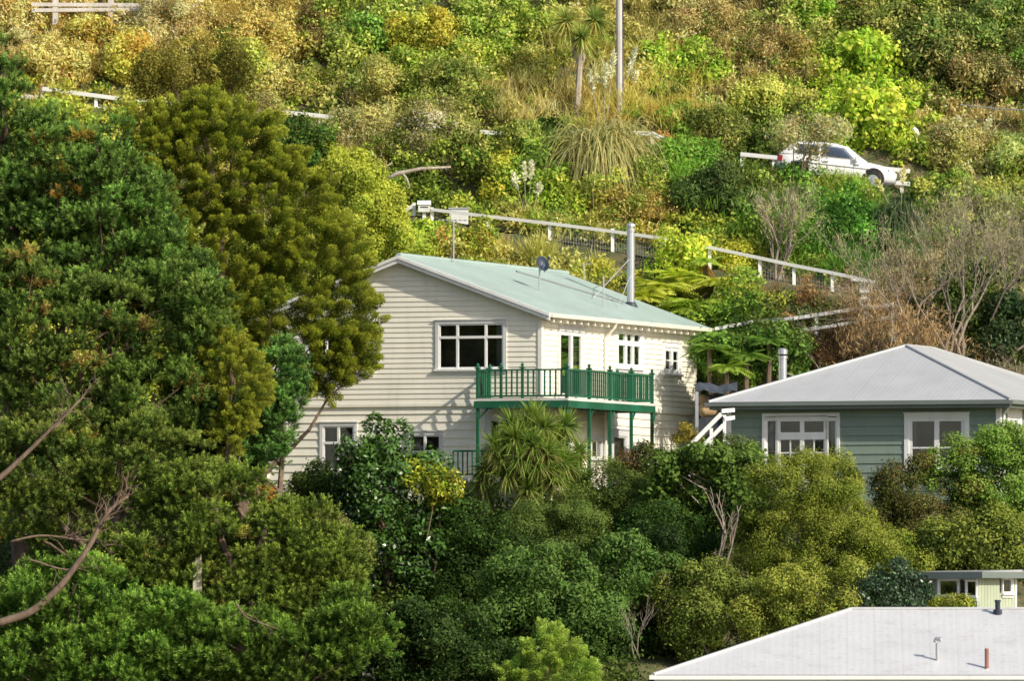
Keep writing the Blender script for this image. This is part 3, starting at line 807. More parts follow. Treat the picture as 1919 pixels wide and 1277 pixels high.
# ================================================================ shed
def shed():
    o = P(1834, 1163, -12.5); o[2] = -.55
    a = math.radians(35)
    s = empty('garden_shed', o, -a); tag(s, 'pale green garden shed with flat grey roof behind the white-roofed house', 'shed')
    L, R = 2.25, 2.1
    wl = Wall((0, 0, 0), (1, 0, 0), (0, -1, 0)); wr = Wall((0, 0, 0), (0, 1, 0), (1, 0, 0))
    z0, z1 = 0, P(1834, 1078, -12.5)[2] - o[2]
    def boards(w, a0, a1, mat, holes):
        m = MB(); k = a0
        while k < a1 - .01:
            e = min(k + .17, a1)
            zs = [(z0, z1)]
            for (h0, h1, b0, b1) in holes:
                if k < h1 and e > h0: zs = [(z0, b0), (b1, z1)]
            for (q0, q1) in zs:
                if q1 > q0: w.box(m, k + .006, e - .006, q0, q1, -.03, .0)
            k = e
        w.box(m, a0, a1, z0, z1, -.06, -.035) if not holes else None
        return m.build('wall', M[mat], s)
    f = 1 / (scale(-12.5) * math.cos(a)); g = 1 / (scale(-12.5) * math.sin(a))
    zz = lambda py: P(0, py, -12.5)[2] - o[2]
    h1 = ((1763 - 1834) * f, (1797 - 1834) * f, zz(1117), zz(1088)); h2 = ((1813 - 1834) * f, (1830 - 1834) * f, zz(1118), zz(1090))
    h3 = ((1882 - 1834) * g, (1901 - 1834) * g, zz(1112), zz(1085))
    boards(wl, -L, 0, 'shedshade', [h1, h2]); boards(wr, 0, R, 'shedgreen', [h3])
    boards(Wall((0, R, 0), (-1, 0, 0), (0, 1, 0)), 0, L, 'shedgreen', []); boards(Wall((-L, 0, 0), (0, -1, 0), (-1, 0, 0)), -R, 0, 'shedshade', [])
    window(s, wl, *h1, (), None, casing=.05, frame_w=.03, depth=.7); window(s, wl, *h2, (), None, casing=.03, frame_w=.02, depth=.7); window(s, wr, *h3, (), None, casing=.05, frame_w=.03, depth=.5)
    m = MB(); wl.box(m, h2[0] - .06, h2[0] - .03, 0, z1 - .1, 0, .03); wl.box(m, h2[1] + .03, h2[1] + .06, 0, z1 - .1, 0, .031); m.build('door_frame', M['white'], s)
    m = MB(); wr.box(m, R - .07, R + .02, 0, z1, -.05, .03); m.build('corner_board', M['white'], s)
    m = MB(); m.hexa([(-L - .25, -.3, z1 + .02), (.3, -.3, z1 + .02), (.3, R + .3, z1 + .10), (-L - .25, R + .3, z1 + .10),
                      (-L - .25, -.3, z1 + .09), (.3, -.3, z1 + .09), (.3, R + .3, z1 + .17), (-L - .25, R + .3, z1 + .17)])
    r = m.build('roof', M['greyroof'], s)
    m = MB(); m.box((-L - .25, -.33, z1 - .12), (.3, -.303, z1 + .085)); m.box((.303, -.33, z1 - .1), (.33, R + .3, z1 + .09)); m.build('fascia', M['guttergreen'], r)
shed()

# ================================================================ fences, poles, boxes
def fence(name, label, rails, posts, mat='fence', rw=.07, rh=.11, pw=.11, mesh=None, group=None, ply=None):
    """rails: list of polylines [(px,py,d)..]; posts: [(px,ytop,ybottom,d)]"""
    o = P(*rails[0][0]); e = empty(name, o); tag(e, label, 'fence', group)
    for (px, y0, y1, d) in posts:
        m = MB(); a = P(px, y1, d) - o; b = P(px, y0, d) - o
        m.box((a[0] - pw / 2, a[1] - pw / 2, a[2]), (a[0] + pw / 2, a[1] + pw / 2, b[2] + .02)); m.build('post', M[mat], e)
    for line in rails:
        m = MB()
        for a, b in zip(line[:-1], line[1:]): m.bar(P(*a) - o + (0, -.09, 0), P(*b) - o + (0, -.09, 0), rw, rh)
        m.build('rail', M[mat], e)
    if mesh:
        for (x0, t0, b0, d0, x1, t1, b1, d1) in mesh:
            m = MB()
            n = int(abs(x1 - x0) / 5)
            for k in range(n + 1):
                t = k / n; px = x0 + (x1 - x0) * t; d = d0 + (d1 - d0) * t
                m.bar(P(px, b0 + (b1 - b0) * t, d) - o, P(px, t0 + (t1 - t0) * t, d) - o, .008, .008)
            for k in range(9):
                t = k / 8; m.bar(P(x0, t0 + (b0 - t0) * t, d0) - o, P(x1, t1 + (b1 - t1) * t, d1) - o, .008, .008)
            m.build('wire_mesh', M['wire'], e)
    return e
def d1px(px, py=450):
    """distance of the path's outer edge along a sight line"""
    d = 20.
    for _ in range(30): d = float(path_lines((px - CXP) / FPX * (DCAM + d))[0]) - .62
    return d
def d2px(px, off=-1.55):
    d = 30.
    for _ in range(30): d = float(path_lines((px - CXP) / FPX * (DCAM + d))[2]) + off
    return d
F1 = [(810, 393), (915, 406), (1030, 419), (1148, 434), (1240, 447), (1330, 464), (1424, 484), (1488, 498), (1560, 512), (1638, 529)]
fence('path_fence', 'long white rail fence with wire infill along the footpath behind the cream house',
      [[(x, y, d1px(x)) for x, y in F1], [(1382, 528, d1px(1382)), (1488, 550, d1px(1488)), (1560, 566, d1px(1560))]],
      [(x, y, y + 62, d1px(x)) for x, y in ((810, 390), (915, 404), (1030, 417), (1148, 430), (1240, 445), (1330, 464), (1424, 484), (1488, 497), (1560, 512), (1632, 526))],
      mesh=[(1030, 423, 492, d1px(1030), 1240, 450, 520, d1px(1240)), (1424, 488, 540, d1px(1424), 1632, 530, 580, d1px(1632))])
fence('landing_fence', 'short white fence by the letter boxes where the footpath ends',
      [[(742, 407, d1px(742)), (775, 405, d1px(775))], [(742, 408, d1px(742) + 1), (775, 385, d1px(775) + 1)]],
      [(740, 366, 412, d1px(742)), (776, 382, 415, d1px(775))])
fence('stair_fence', 'two-rail white fence above the roof of the green cottage',
      [[(1340, 617, 13.4), (1420, 602, 13.2), (1490, 597, 12.7)] , [(1488, 597, 12.6), (1620, 577, 12.4), (1680, 571, 12.3)], [(1500, 620, 12.6), (1620, 602, 12.4), (1680, 594, 12.3)]],
      [(1530, 588, 640, 12.55), (1620, 558, 640, 12.4), (1674, 568, 640, 12.3)])
F3 = [(80, 166), (240, 187), (420, 200), (600, 217), (780, 238), (940, 250), (1100, 247), (1222, 250), (1275, 276)]
fence('road_fence', 'white rail fence along the upper road, mostly overgrown by scrub',
      [[(40, 180, d2px(40)), (76, 183, d2px(76))], [(x, y, d2px(x)) for x, y in F3], [(80, 196, d2px(80)), (215, 206, d2px(215))]],
      [(40, 178, 215, d2px(40))] + [(x, y - 1, y + 50, d2px(x)) for x, y in F3] + [(180, 178, 215, d2px(180))],
      rh=.14, mesh=[(1165, 250, 285, d2px(1165), 1240, 256, 292, d2px(1240))])
fence('road_barrier', 'white two-rail road barrier behind the parked white car',
      [[(1388, 289, d2px(1388, 1.9)), (1480, 298, d2px(1480, 1.9)), (1590, 309, d2px(1590, 1.9)), (1705, 321, d2px(1705, 1.9))], [(1395, 317, d2px(1395, 1.9)), (1705, 345, d2px(1705, 1.9))]],
      [(x, y, y + 45, d2px(x, 1.9)) for x, y in ((1390, 287), (1450, 293), (1690, 318))], rh=.14)
TF = float(hit(210, 48, 30)[1]) - .6
fence('top_fence', 'weathered timber post-and-rail fence at the top left edge of the hill',
      [[(60, 8, TF), (380, 10, TF)], [(60, 19, TF), (380, 16, TF)]],
      [(x, -6, 46, TF) for x in (104, 208, 312, 372)], mat='pole', rh=.13, pw=.2)
def small_things():
    # utility pole
    b = hit(1162, 235, 26); b[2] -= .4
    e = empty('utility_pole', b); tag(e, 'tall weathered grey power pole standing on the upper slope', 'utility pole')
    m = MB(); m.tube([(0, 0, 0), (-.02, 0, 6.5)], [.145, .125], 12); pole = m.build('pole', M['pole'], e)
    m = MB(); m.bar((-1.1, -.16, 5.7), (1.1, -.16, 5.7), .09, .12); c = m.build('cross_arm', M['timber'], e)
    for x in (-.95, -.4, .4, .95):
        k = MB(); k.tube([(x, -.16, 5.76), (x, -.16, 5.82), (x, -.16, 5.9)], [.03, .06, .04], 8); k.build('insulator', M['white'], c)
    m = MB(); m.tube([(.11, -.11, 0), (.10, -.10, 5)], .018, 5); m.build('cable', M['darksteel'], e)
    # letter box post at the path's end
    d = d1px(795) - .1
    for (px, y0, y1, nm, lab) in ((795, 376, 412, 'letter_box', 'white letter box on a post at the end of the footpath fence'),
                                  (860, 392, 420, 'meter_box', 'pale grey cabinet behind the footpath fence above the cream roof')):
        o = P(px, y1, d); e = empty(nm, o); tag(e, lab, 'letter box' if nm == 'letter_box' else 'cabinet')
        h = P(px, y0, d)[2] - o[2]
        if nm == 'letter_box':
            m = MB(); m.box((-.06, -.05, -.7), (.06, .05, h * .4)); m.build('post', M['fence'], e)
            m = MB(); m.box((-.2, -.16, h * .4), (.2, .16, h * .78)); bx = m.build('box', M['greywhite'], e)
            m = MB(); m.hexa([(-.23, -.2, h * .78), (.23, -.2, h * .78), (.23, .2, h * .78), (-.23, .2, h * .78), (-.23, -.02, h), (.23, -.02, h), (.23, .02, h), (-.23, .02, h)]); m.build('lid', M['white'], bx)
            m = MB(); m.box((-.13, -.168, h * .62), (.13, -.163, h * .68)); m.build('slot', M['darksteel'], bx)
        else:
            m = MB(); m.box((-.32, -.12, -.6), (.32, .2, h)); m.build('body', M['greywhite'], e)
            m = MB(); m.box((-.36, -.16, h), (.36, .24, h + .05)); m.build('lid', M['steel'], e)
            m = MB(); m.box((-.28, -.135, -.1), (.28, -.123, h - .06)); m.build('door', M['greywhite'], e)
    # notice boxes on the right-hand gate post
    d = 12.35; o = P(1620, 640, d); e = empty('gate_post_box', o); tag(e, 'white gate post with two small boxes at the right end of the footpath fence', 'letter box')
    m = MB(); hb = P(1620, 528, d)[2] - o[2]; m.box((-.07, .09, 0), (.07, .2, hb)); m.build('post', M['white'], e)
    for z in (hb - .36, hb - .85):
        m = MB(); m.box((-.17, -.12, z), (.17, .085, z + .34)); bx = m.build('box', M['white'], e)
        m = MB(); m.box((-.11, -.128, z + .12), (.11, -.122, z + .26)); m.build('plate', M['flashing'], bx)
    m = MB(); m.hexa([(-.45, -.25, hb + .02), (.25, -.25, hb - .03), (.25, .3, hb - .03), (-.45, .3, hb + .02), (-.45, -.25, hb + .08), (.25, -.25, hb + .03), (.25, .3, hb + .03), (-.45, .3, hb + .08)]); m.build('cap', M['white'], e)
    # stray things the photo shows
    p = hit(540 + 240, 262, 22); m = MB(); m.box((-.26, -.2, -.5), (.26, .2, .35)); o = m.build('white_crate', M['white']); o.location = P(782, 264, float(p[1]) - 3); tag(o, 'white box half hidden in the scrub beside the upper road', 'box')
    # pale post showing among the lower left trees
    o = P(370, 1110, -16.); e = MB(); e.box((-.13, -.06, -2.2), (.13, .06, .9)); e.box((-.06, -.04, .9), (.12, .04, 1.12)); q = e.build('garden_post', M['tanpost']); q.location = o
    tag(q, 'pale cream upright post glimpsed among the lower left trees', 'post')
    # street lamp head on the right
    b = hit(1735, 300, 24); e = empty('street_lamp', b); tag(e, 'slim pale street lamp with tilted head above the bright vine slope', 'street lamp')
    t = P(1718, 250, b[1]) - b
    m = MB(); m.tube([(0, 0, -1.2), t * .6, t], [.05, .04, .035], 8); m.build('pole', M['greywhite'], e)
    m = MB(); dd = np.array((-.14, 0, .2)); m.tube([t - dd * .3, t + dd * .4, t + dd * 1.1], [.07, .12, .06], 8); m.build('lamp_head', M['white'], e)
    # overhead wire at the right
    m = MB(); pts = []
    for k in range(13):
        t = k / 12; pts.append(P(1800 + 260 * t, 196 + 16 * t + 10 * 4 * t * (1 - t) * .3, 30 - 3 * t))
    m.tube(pts, .02, 5); tag(m.build('overhead_wire', M['wire']), 'thin overhead wire crossing the slope at the right edge', 'wire')
small_things()

# ================================================================ car
def car():
    px0, px1 = 1447, 1681
    b = P((px0 + px1) / 2, 352, 26.5)
    dc, zc = [float(v) for v in path_lines(b[0])[2:4]]
    d = dc - .2
    b = P((px0 + px1) / 2, 352, d)
    e = empty('parked_car', b); tag(e, 'white hatchback car parked on the upper road behind the bushes', 'car')
    e.rotation_euler = (0, math.radians(6.2), math.radians(-4))
    e.location.z = float(path_lines(b[0])[3]) + .06
    # stations along x (nose = +x): x, half width, sill z, shoulder z
    st = [(-2.05, .66, .42, .80), (-1.98, .74, .30, .92), (-1.5, .82, .22, .96), (-.6, .84, .20, .95), (.4, .84, .20, .93), (1.0, .84, .20, .92), (1.5, .81, .22, .86), (1.9, .74, .26, .76), (2.08, .60, .34, .62)]
    m = MB(); rings = []
    for (x, w, zb, zt) in st:
        ring = [(x, -w * .86, zb), (x, -w, zb + .12), (x, -w * 1.02, (zb + zt) / 2), (x, -w * .97, zt - .06), (x, -w * .86, zt), (x, 0, zt + .03),
                (x, w * .86, zt), (x, w * .97, zt - .06), (x, w * 1.02, (zb + zt) / 2), (x, w, zb + .12), (x, w * .86, zb)]
        rings.append(range(len(m.v), len(m.v) + len(ring))); m.v += ring
    nr = len(rings[0])
    for A, Bq in zip(rings[:-1], rings[1:]):
        for k in range(nr):
            k2 = (k + 1) % nr; m.f.append((A[k], Bq[k], Bq[k2], A[k2])); m.m.append(0)
    m.f.append(tuple(rings[0])); m.m.append(0); m.f.append(tuple(reversed(rings[-1]))); m.m.append(0)
    m.build('body', M['carpaint'], e, smooth=True)
    # cabin: pillars + roof as one loft, glass quads set a little proud
    cab = [(-1.95, .70, .93, .93), (-1.55, .64, .95, 1.38), (-.9, .62, .95, 1.46), (-.1, .62, .94, 1.46), (.35, .63, .93, 1.38), (1.05, .70, .92, .93)]
    m = MB(); rings = []
    for (x, w, zb, zt) in cab:
        ring = [(x, -w - .12 * (zt > 1), zb), (x, -w, zt - .08 * (zt > 1)), (x, -w * .8, zt), (x, w * .8, zt), (x, w, zt - .08 * (zt > 1)), (x, w + .12 * (zt > 1), zb)]
        rings.append(range(len(m.v), len(m.v) + 6)); m.v += ring
    for A, Bq in zip(rings[:-1], rings[1:]):
        for k in range(5): m.f.append((A[k], Bq[k], Bq[k + 1], A[k + 1])); m.m.append(0)
    m.build('cabin', M['carpaint'], e, smooth=True)
    def sidew(name, pts):
        for s in (-1, 1):
            m = MB(); m.quad([(x, s * (.78 - (z - .95) * .26), z) for x, z in pts]); m.build(name, M['carglass'], e)
    sidew('side_window', [(-1.45, .99), (-.62, .99), (-.62, 1.36), (-1.30, 1.32)])
    sidew('side_window', [(-.54, .99), (.62, .98), (.22, 1.33), (-.54, 1.37)])
    m = MB(); m.quad([(1.02, -.66, .965), (1.02, .66, .965), (.40, .52, 1.385), (.40, -.52, 1.385)]); m.build('windscreen', M['carglass'], e)
    m = MB(); m.quad([(-1.94, -.62, .98), (-1.94, .62, .98), (-1.60, .52, 1.36), (-1.60, -.52, 1.36)]); m.build('rear_window', M['carglass'], e)
    for x in (-1.28, 1.32):
        for s in (-1, 1):
            m = MB(); m.tube([(x, s * .835, .36), (x, s * .853, .36)], .385, 20); m.build('wheel_arch', M['rubber'], e)
            m = MB(); m.tube([(x, s * .66, .31), (x, s * .70, .31), (x, s * .855, .31), (x, s * .875, .31)], [.28, .31, .31, .27], 20); w = m.build('wheel', M['rubber'], e, smooth=False)
            m = MB(); m.tube([(x, s * .86, .31), (x, s * .885, .31)], [.20, .19], 18); m.tube([(x, s * .885, .31), (x, s * .893, .31)], [.05, .04], 8); m.build('rim', M['steel'], w)
    for s in (-1, 1):
        m = MB(); m.hexa([(1.88, s * .50, .60), (2.02, s * .46, .56), (1.94, s * .71, .58), (1.80, s * .755, .62), (1.86, s * .50, .74), (1.99, s * .46, .68), (1.90, s * .70, .71), (1.78, s * .745, .76)]); m.build('headlight', M['carglass'], e)
        m = MB(); m.hexa([(-2.06, s * .55, .66), (-2.0, s * .76, .66), (-1.86, s * .80, .66), (-1.9, s * .55, .66), (-2.05, s * .55, .86), (-1.99, s * .735, .86), (-1.86, s * .78, .86), (-1.9, s * .55, .86)]); m.build('tail_light', M['redlens'], e)
        m = MB(); m.hexa([(.62, s * .80, .96), (.80, s * .80, .96), (.80, s * .98, .96), (.66, s * .98, .96), (.62, s * .80, 1.07), (.76, s * .80, 1.09), (.76, s * .97, 1.09), (.66, s * .97, 1.08)]); m.build('wing_mirror', M['carpaint'], e)
        for x in (-.35, .72):
            m = MB(); m.bar((x - .09, s * .865, .80), (x + .09, s * .865, .80), .03, .03); m.build('door_handle', M['steel'], e)
        m = MB()
        for x in (-.58, .62): m.bar((x, s * .861, .30), (x, s * .835, .93), .012, .012)
        m.bar((-1.5, s * .862, .70), (1.2, s * .862, .68), .012, .02); m.build('door_seam', M['flashing'], e)
    m = MB(); m.box((2.0, -.42, .40), (2.085, .42, .50)); m.build('grille', M['rubber'], e)
    return e
car()
# ================================================================ foliage engine (numpy)
def unit(v): return v / (np.linalg.norm(v, axis=-1, keepdims=True) + 1e-9)
class Cloud:
    """collects leaf faces (quads) with a tint per vertex"""
    def __init__(s): s.V = []; s.C = []
    def add(s, quads, cols):          # quads (n,4,3), cols (n,3) or (n,4,3)
        s.V.append(quads.reshape(-1, 4, 3))
        if cols.ndim == 2: cols = np.repeat(cols[:, None], 4, 1)
        s.C.append(cols.reshape(-1, 4, 3))
    def count(s): return sum(len(v) for v in s.V)
    def build(s, name, mat, parent=None, origin=(0, 0, 0)):
        V = np.concatenate(s.V) - np.array(origin); C = np.clip(np.concatenate(s.C), .004, .78)
        n = len(V)
        me = bpy.data.meshes.new(name)
        me.vertices.add(n * 4); me.vertices.foreach_set('co', V.astype(np.float32).ravel())
        me.loops.add(n * 4); me.loops.foreach_set('vertex_index', np.arange(n * 4, dtype=np.int32))
        me.polygons.add(n); me.polygons.foreach_set('loop_start', np.arange(0, n * 4, 4, dtype=np.int32))
        a = me.attributes.new('tint', 'FLOAT_COLOR', 'POINT')
        a.data.foreach_set('color', np.concatenate([C, np.ones((n, 4, 1))], -1).astype(np.float32).ravel())
        me.materials.append(M[mat]); me.update(calc_edges=True)
        o = bpy.data.objects.new(name, me); COL.objects.link(o)
        if parent: o.parent = parent
        return o

def leaves(cl, p, d, l, w, col, fold=.25, face=None, tilt=.55):
    """small folded leaf faces; face = direction the upper side looks to"""
    n = len(p); l = np.broadcast_to(l, n)[:, None]; w = np.broadcast_to(w, n)[:, None]
    r = unit(rng.normal(size=(n, 3)))
    if face is not None: r = unit(face + rng.normal(size=(n, 3)) * tilt)
    s = unit(np.cross(d, r)); u = np.cross(s, d)
    q = np.stack([p, p + d * l * .5 + s * w * .5 - u * l * fold * .3, p + d * l - u * l * fold * .5, p + d * l * .5 - s * w * .5 - u * l * fold * .1], 1)
    cl.add(q, col)

def blades(cl, p, d, l, w, droop, col, tipcol=None, seg=4, ex=2.):
    """long strap leaves, arching"""
    n = len(p); l = np.broadcast_to(l, n)[:, None]; w = np.broadcast_to(w, n)[:, None]; droop = np.broadcast_to(droop, n)[:, None]
    side = unit(np.cross(d, np.array((0, 0, 1.))) + rng.normal(size=(n, 3)) * .35)
    t = np.linspace(0, 1, seg + 1)
    pts = [p + d * l * tt - np.array((0, 0, 1.)) * l * droop * tt ** ex * (1 - .2 * tt) for tt in t]
    wid = [w * .5 * min(1, .55 + 1.6 * tt) * (1 - tt ** 2.2) + .002 for tt in t]
    for k in range(seg):
        q = np.stack([pts[k] - side * wid[k], pts[k] + side * wid[k], pts[k + 1] + side * wid[k + 1], pts[k + 1] - side * wid[k + 1]], 1)
        c0 = col if tipcol is None else col * (1 - t[k]) + tipcol * t[k]
        c1 = col if tipcol is None else col * (1 - t[k + 1]) + tipcol * t[k + 1]
        cl.add(q, np.stack([c0, c0, c1, c1], 1))

def fronds(cl, p, d, l, droop, col, pin=.32, steps=16):
    """fern fronds: rachis with leaflets both sides"""
    n = len(d); p = np.broadcast_to(p, (n, 3)); l = np.broadcast_to(l, n)[:, None]; droop = np.broadcast_to(droop, n)[:, None]
    Z = np.array((0, 0, 1.))
    side = unit(np.cross(d, Z) + rng.normal(size=(n, 3)) * .08)
    for k in range(steps):
        t = (k + .8) / steps
        c = p + d * l * t - Z * l * droop * t ** 2
        tang = unit(d - Z * 2 * droop * t)
        pl = l * pin * math.sin(math.pi * min(1, .12 + .9 * t)) ** .7
        for sg in (-1, 1):
            dd = unit(side * sg + tang * .45 - Z * .18)
            ww = l / steps * .95
            q = np.stack([c, c + dd * pl * .5 + tang * ww * .5, c + dd * pl, c + dd * pl * .5 - tang * ww * .5], 1)
            cl.add(q, col * rng.uniform(.85, 1.15, (n, 1)))

def ellipsoid_clumps(blobs, rcl, dens=1.0, inner=.25, up=.15, back=.55):
    """clump centres over the surface of a union of ellipsoids. blobs: (centre(3), radii(3))"""
    out = []
    for i, (c, r) in enumerate(blobs):
        c = np.array(c); r = np.array(r)
        area = 4 * math.pi * ((r[0] * r[1]) ** 1.6 + (r[0] * r[2]) ** 1.6 + (r[1] * r[2]) ** 1.6) ** (1 / 1.6) / 3 ** (1 / 1.6)
        n = max(6, int(dens * area / (math.pi * rcl ** 2) * 1.35))
        u = unit(rng.normal(size=(n, 3))); 
        keep = (u[:, 1] < .35) | (rng.random(n) < back)
        u = u[keep]; n = len(u)
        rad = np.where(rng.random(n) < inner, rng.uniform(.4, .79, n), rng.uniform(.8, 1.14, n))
        p = c + u * r * rad[:, None]
        ok = np.ones(n, bool)
        for j, (c2_, r2_) in enumerate(blobs):
            if j != i: ok &= ((((p - np.array(c2_)) / np.array(r2_)) ** 2).sum(1) > .62)
        nrm = unit(u / r * min(r))
        out.append((p[ok], nrm[ok], rad[ok]))
    return [np.concatenate(x) for x in zip(*out)]

def shade_mix(k, colA, colB, accent=None, pacc=0., var=.34):
    """tint per clump: between two greens, a few accents"""
    t = rng.beta(1.3, 1.3, k)[:, None]
    c = colA * (1 - t) + colB * t
    c = c * rng.uniform(1 - var, 1 + var, (k, 1)) * (1 + rng.normal(size=(k, 3)) * .05)
    if accent is not None and pacc > 0:
        m = rng.random(k) < pacc
        c[m] = np.array(accent) * rng.uniform(.7, 1.2, (m.sum(), 1))
    return np.clip(c, .004, .9)

def fill_broad(cl, P0, nrm, rad, rcl, cols, leaf=.11, asp=.55, cover=1.0, outw=.35, upw=.0, tip=None, pal=None, ragged=.34):
    """irregular leafy clumps, leaves facing outward, a few stray sprigs"""
    for (p, n_, rr, c) in zip(P0, nrm, rad, cols):
        R = rcl * rng.choice([.45, .7, .95, 1.25, 1.6]); lf = leaf * rng.uniform(.75, 1.3)
        k = int(cover * 4 * math.pi * R * R * .62 / (leaf * leaf * asp * .5) * (.55 if rr < .8 else 1))
        k = min(max(k, 10), 900)
        u = unit(rng.normal(size=(k, 3)) + n_ * .7)
        rf = rng.uniform(.3, 1., k) ** .55 * (1 + np.abs(rng.normal(size=k)) * ragged * .6)
        st = rng.normal(size=3) * .3
        pos = p + u * (R * rf)[:, None] * (np.array((1, 1, .85)) + np.abs(st) * .5)
        tang = rng.normal(size=(k, 3)); tang -= u * (tang * u).sum(1, keepdims=True)
        d = unit(unit(tang) + u * outw + np.array((0, 0, upw - .12)))
        g = (.60 + .40 * np.clip(rf, 0, 1))[:, None] * rng.lognormal(0, .24, (k, 1))  # self-shadow painted into the tint: darker toward the clump centre
        cc = np.repeat(c[None], k, 0)
        if pal is not None:
            mk = rng.random(k) < .22; cc[mk] = pal[rng.integers(len(pal), size=mk.sum())]
        col = cc * g * (1 + rng.normal(size=(k, 3)) * .07) * (.5 if rr < .8 else 1)  # inner clumps darkened in colour to deepen the crown's shading
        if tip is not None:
            tm = np.clip((rf - .75) * 2 + (u[:, 2]) * .45, 0, 1)[:, None] * .8 * (rr > .8)  # new-growth tint, also painting leaf tops lighter as if lit from above
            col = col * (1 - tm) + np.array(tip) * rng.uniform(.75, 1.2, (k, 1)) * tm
        leaves(cl, pos, d, lf * rng.uniform(.55, 1.35, k), lf * asp * rng.uniform(.7, 1.2, k), col, face=u + (0, 0, .25), tilt=.5)

def fill_pine(cl, P0, nrm, rad, rcl, cols, shoots=15, per=30, tip=None, L0=.30):
    """pine: flat-bottomed pads of upturned shoots, each a bottle brush of needles"""
    for (p, n_, rr, c) in zip(P0, nrm, rad, cols):
        R = rcl * rng.uniform(.7, 1.35); ns = int(shoots * (R / rcl) ** 1.6 * (1 if rr > .8 else .5)) + 2
        stem = unit((n_ * np.array((1, 1, .2)) + rng.normal(size=3) * .25)[None])[0]
        for _ in range(ns):
            v = unit(rng.normal(size=3)[None])[0]; v[2] = abs(v[2]) - .25
            o = p + v * R * np.array((.95, .95, .85)) * rng.uniform(.55, 1.) + stem * rng.uniform(-.15, .35) * R
            ax = unit((v * .8 + stem * .35 + np.array((0, 0, .55)) + rng.normal(size=3) * .2)[None])[0]
            L = L0 * rng.uniform(.7, 1.3)
            k = per; s = rng.random(k) ** .8
            base = o + ax * (s * L)[:, None]
            rd = rng.normal(size=(k, 3)); rd -= ax * (rd @ ax)[:, None]; rd = unit(rd)
            d = unit(rd * 1.0 + ax * (.35 + .9 * s[:, None]))
            sd = unit(np.cross(d, rng.normal(size=(k, 3)) + ax)); w = .0155
            l = (.16 * rng.uniform(.7, 1.2, k) * (1.05 - .35 * s))[:, None]
            q = np.stack([base - sd * w * .7, base + sd * w * .7, base + d * l * .65 + sd * w, base + d * l - sd * w * .2], 1)
            col = c * rng.uniform(.65, 1.3, (k, 1)) * (.55 + .6 * s[:, None]) * (.7 + .5 * max(0, v[2]))  # shading in the tint: shoot bases and pad undersides painted darker
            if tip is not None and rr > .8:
                tm = (np.clip(s * 1.3 - .45, 0, 1) * (.35 + .6 * max(0., v[2])))[:, None]; col = col * (1 - tm) + np.array(tip) * rng.uniform(.8, 1.2, (k, 1)) * tm  # painted highlight: shoot ends on the pad tops go lighter
            cl.add(q, col)

def fill_cypress(cl, P0, nrm, rad, rcl, cols, tip, scale_leaf=.062, bias=(0.35, -.1, .55)):
    """macrocarpa: upswept foxtail plumes, bright at the ends"""
    b = np.array(bias)
    for (p, n_, rr, c) in zip(P0, nrm, rad, cols):
        ax = unit((n_ * .8 + b + rng.normal(size=3) * .22)[None])[0]
        L = rcl * rng.uniform(1.3, 2.3); R = rcl * rng.uniform(.42, .62)
        k = int(600 * (rcl / .38) ** 2 * (.5 if rr < .8 else 1))
        s = rng.random(k) ** .8
        u = unit(rng.normal(size=(k, 3)))
        prof = R * (np.sin(np.pi * np.clip(.15 + .8 * s, 0, 1)) ** .6)
        pos = p + ax * ((s - .5) * L)[:, None] + u * (prof * rng.uniform(.35, 1, k))[:, None] + np.array((0, 0, -.12)) * (s ** 2)[:, None] * L
        d = unit(ax * .9 + u * .6 + rng.normal(size=(k, 3)) * .3)
        tm = np.clip(s * 1.1 - .35 + .35 * (u @ np.array((0.3, -.3, .8))), 0, 1)[:, None] * (1. if rr > .8 else .3)  # yellower ends plus painted sunlight: upper right sides lighter, inner plumes duller
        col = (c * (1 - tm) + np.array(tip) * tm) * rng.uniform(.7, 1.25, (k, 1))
        leaves(cl, pos, d, scale_leaf * rng.uniform(.7, 1.5, k), scale_leaf * .45, col, .1, face=u + ax * .3 + (0, 0, .2), tilt=.5)

def limb(m, a, b, r0, r1, wob=.12, seg=5, sag=0.):
    a = np.array(a); b = np.array(b); L = np.linalg.norm(b - a)
    pts = [a + (b - a) * t + (rng.normal(size=3) * wob * L * .25 * math.sin(math.pi * t) if 0 < t < 1 else 0) + np.array((0, 0, -sag * L * math.sin(math.pi * t))) for t in np.linspace(0, 1, seg + 1)]
    m.tube(pts, [r0 + (r1 - r0) * t for t in np.linspace(0, 1, seg + 1)], 6)
    return pts

FG = 3.0       # global tint gain
def colour(rgb, k=.62):
    """observed sRGB in sunshine -> leaf albedo"""
    c = lin(*rgb) * k * FG * np.array((1., 1.03, .74))
    if c[0] < c[1]: c[0] += .20 * (c[1] - c[0])
    else: c[1] += .20 * (c[0] - c[1]); c[2] *= 1.35
    g = float(np.dot(c, (.3, .55, .15)))
    c = c * .85 + g * np.array((.15, .15, .11))
    return c * (1 / (1 + .55 * max(0., g - .22)))

def px_blobs(bl, d0, depth=.75):
    out = []
    for b in bl:
        px, py, rx, ry = b[:4]; d = d0 + (b[4] if len(b) > 4 else 0)
        s = scale(d)
        out.append((P(px, py, d), np.array((rx / s, max(rx, min(ry, rx * 1.5)) / s * depth, ry / s))))
    return out

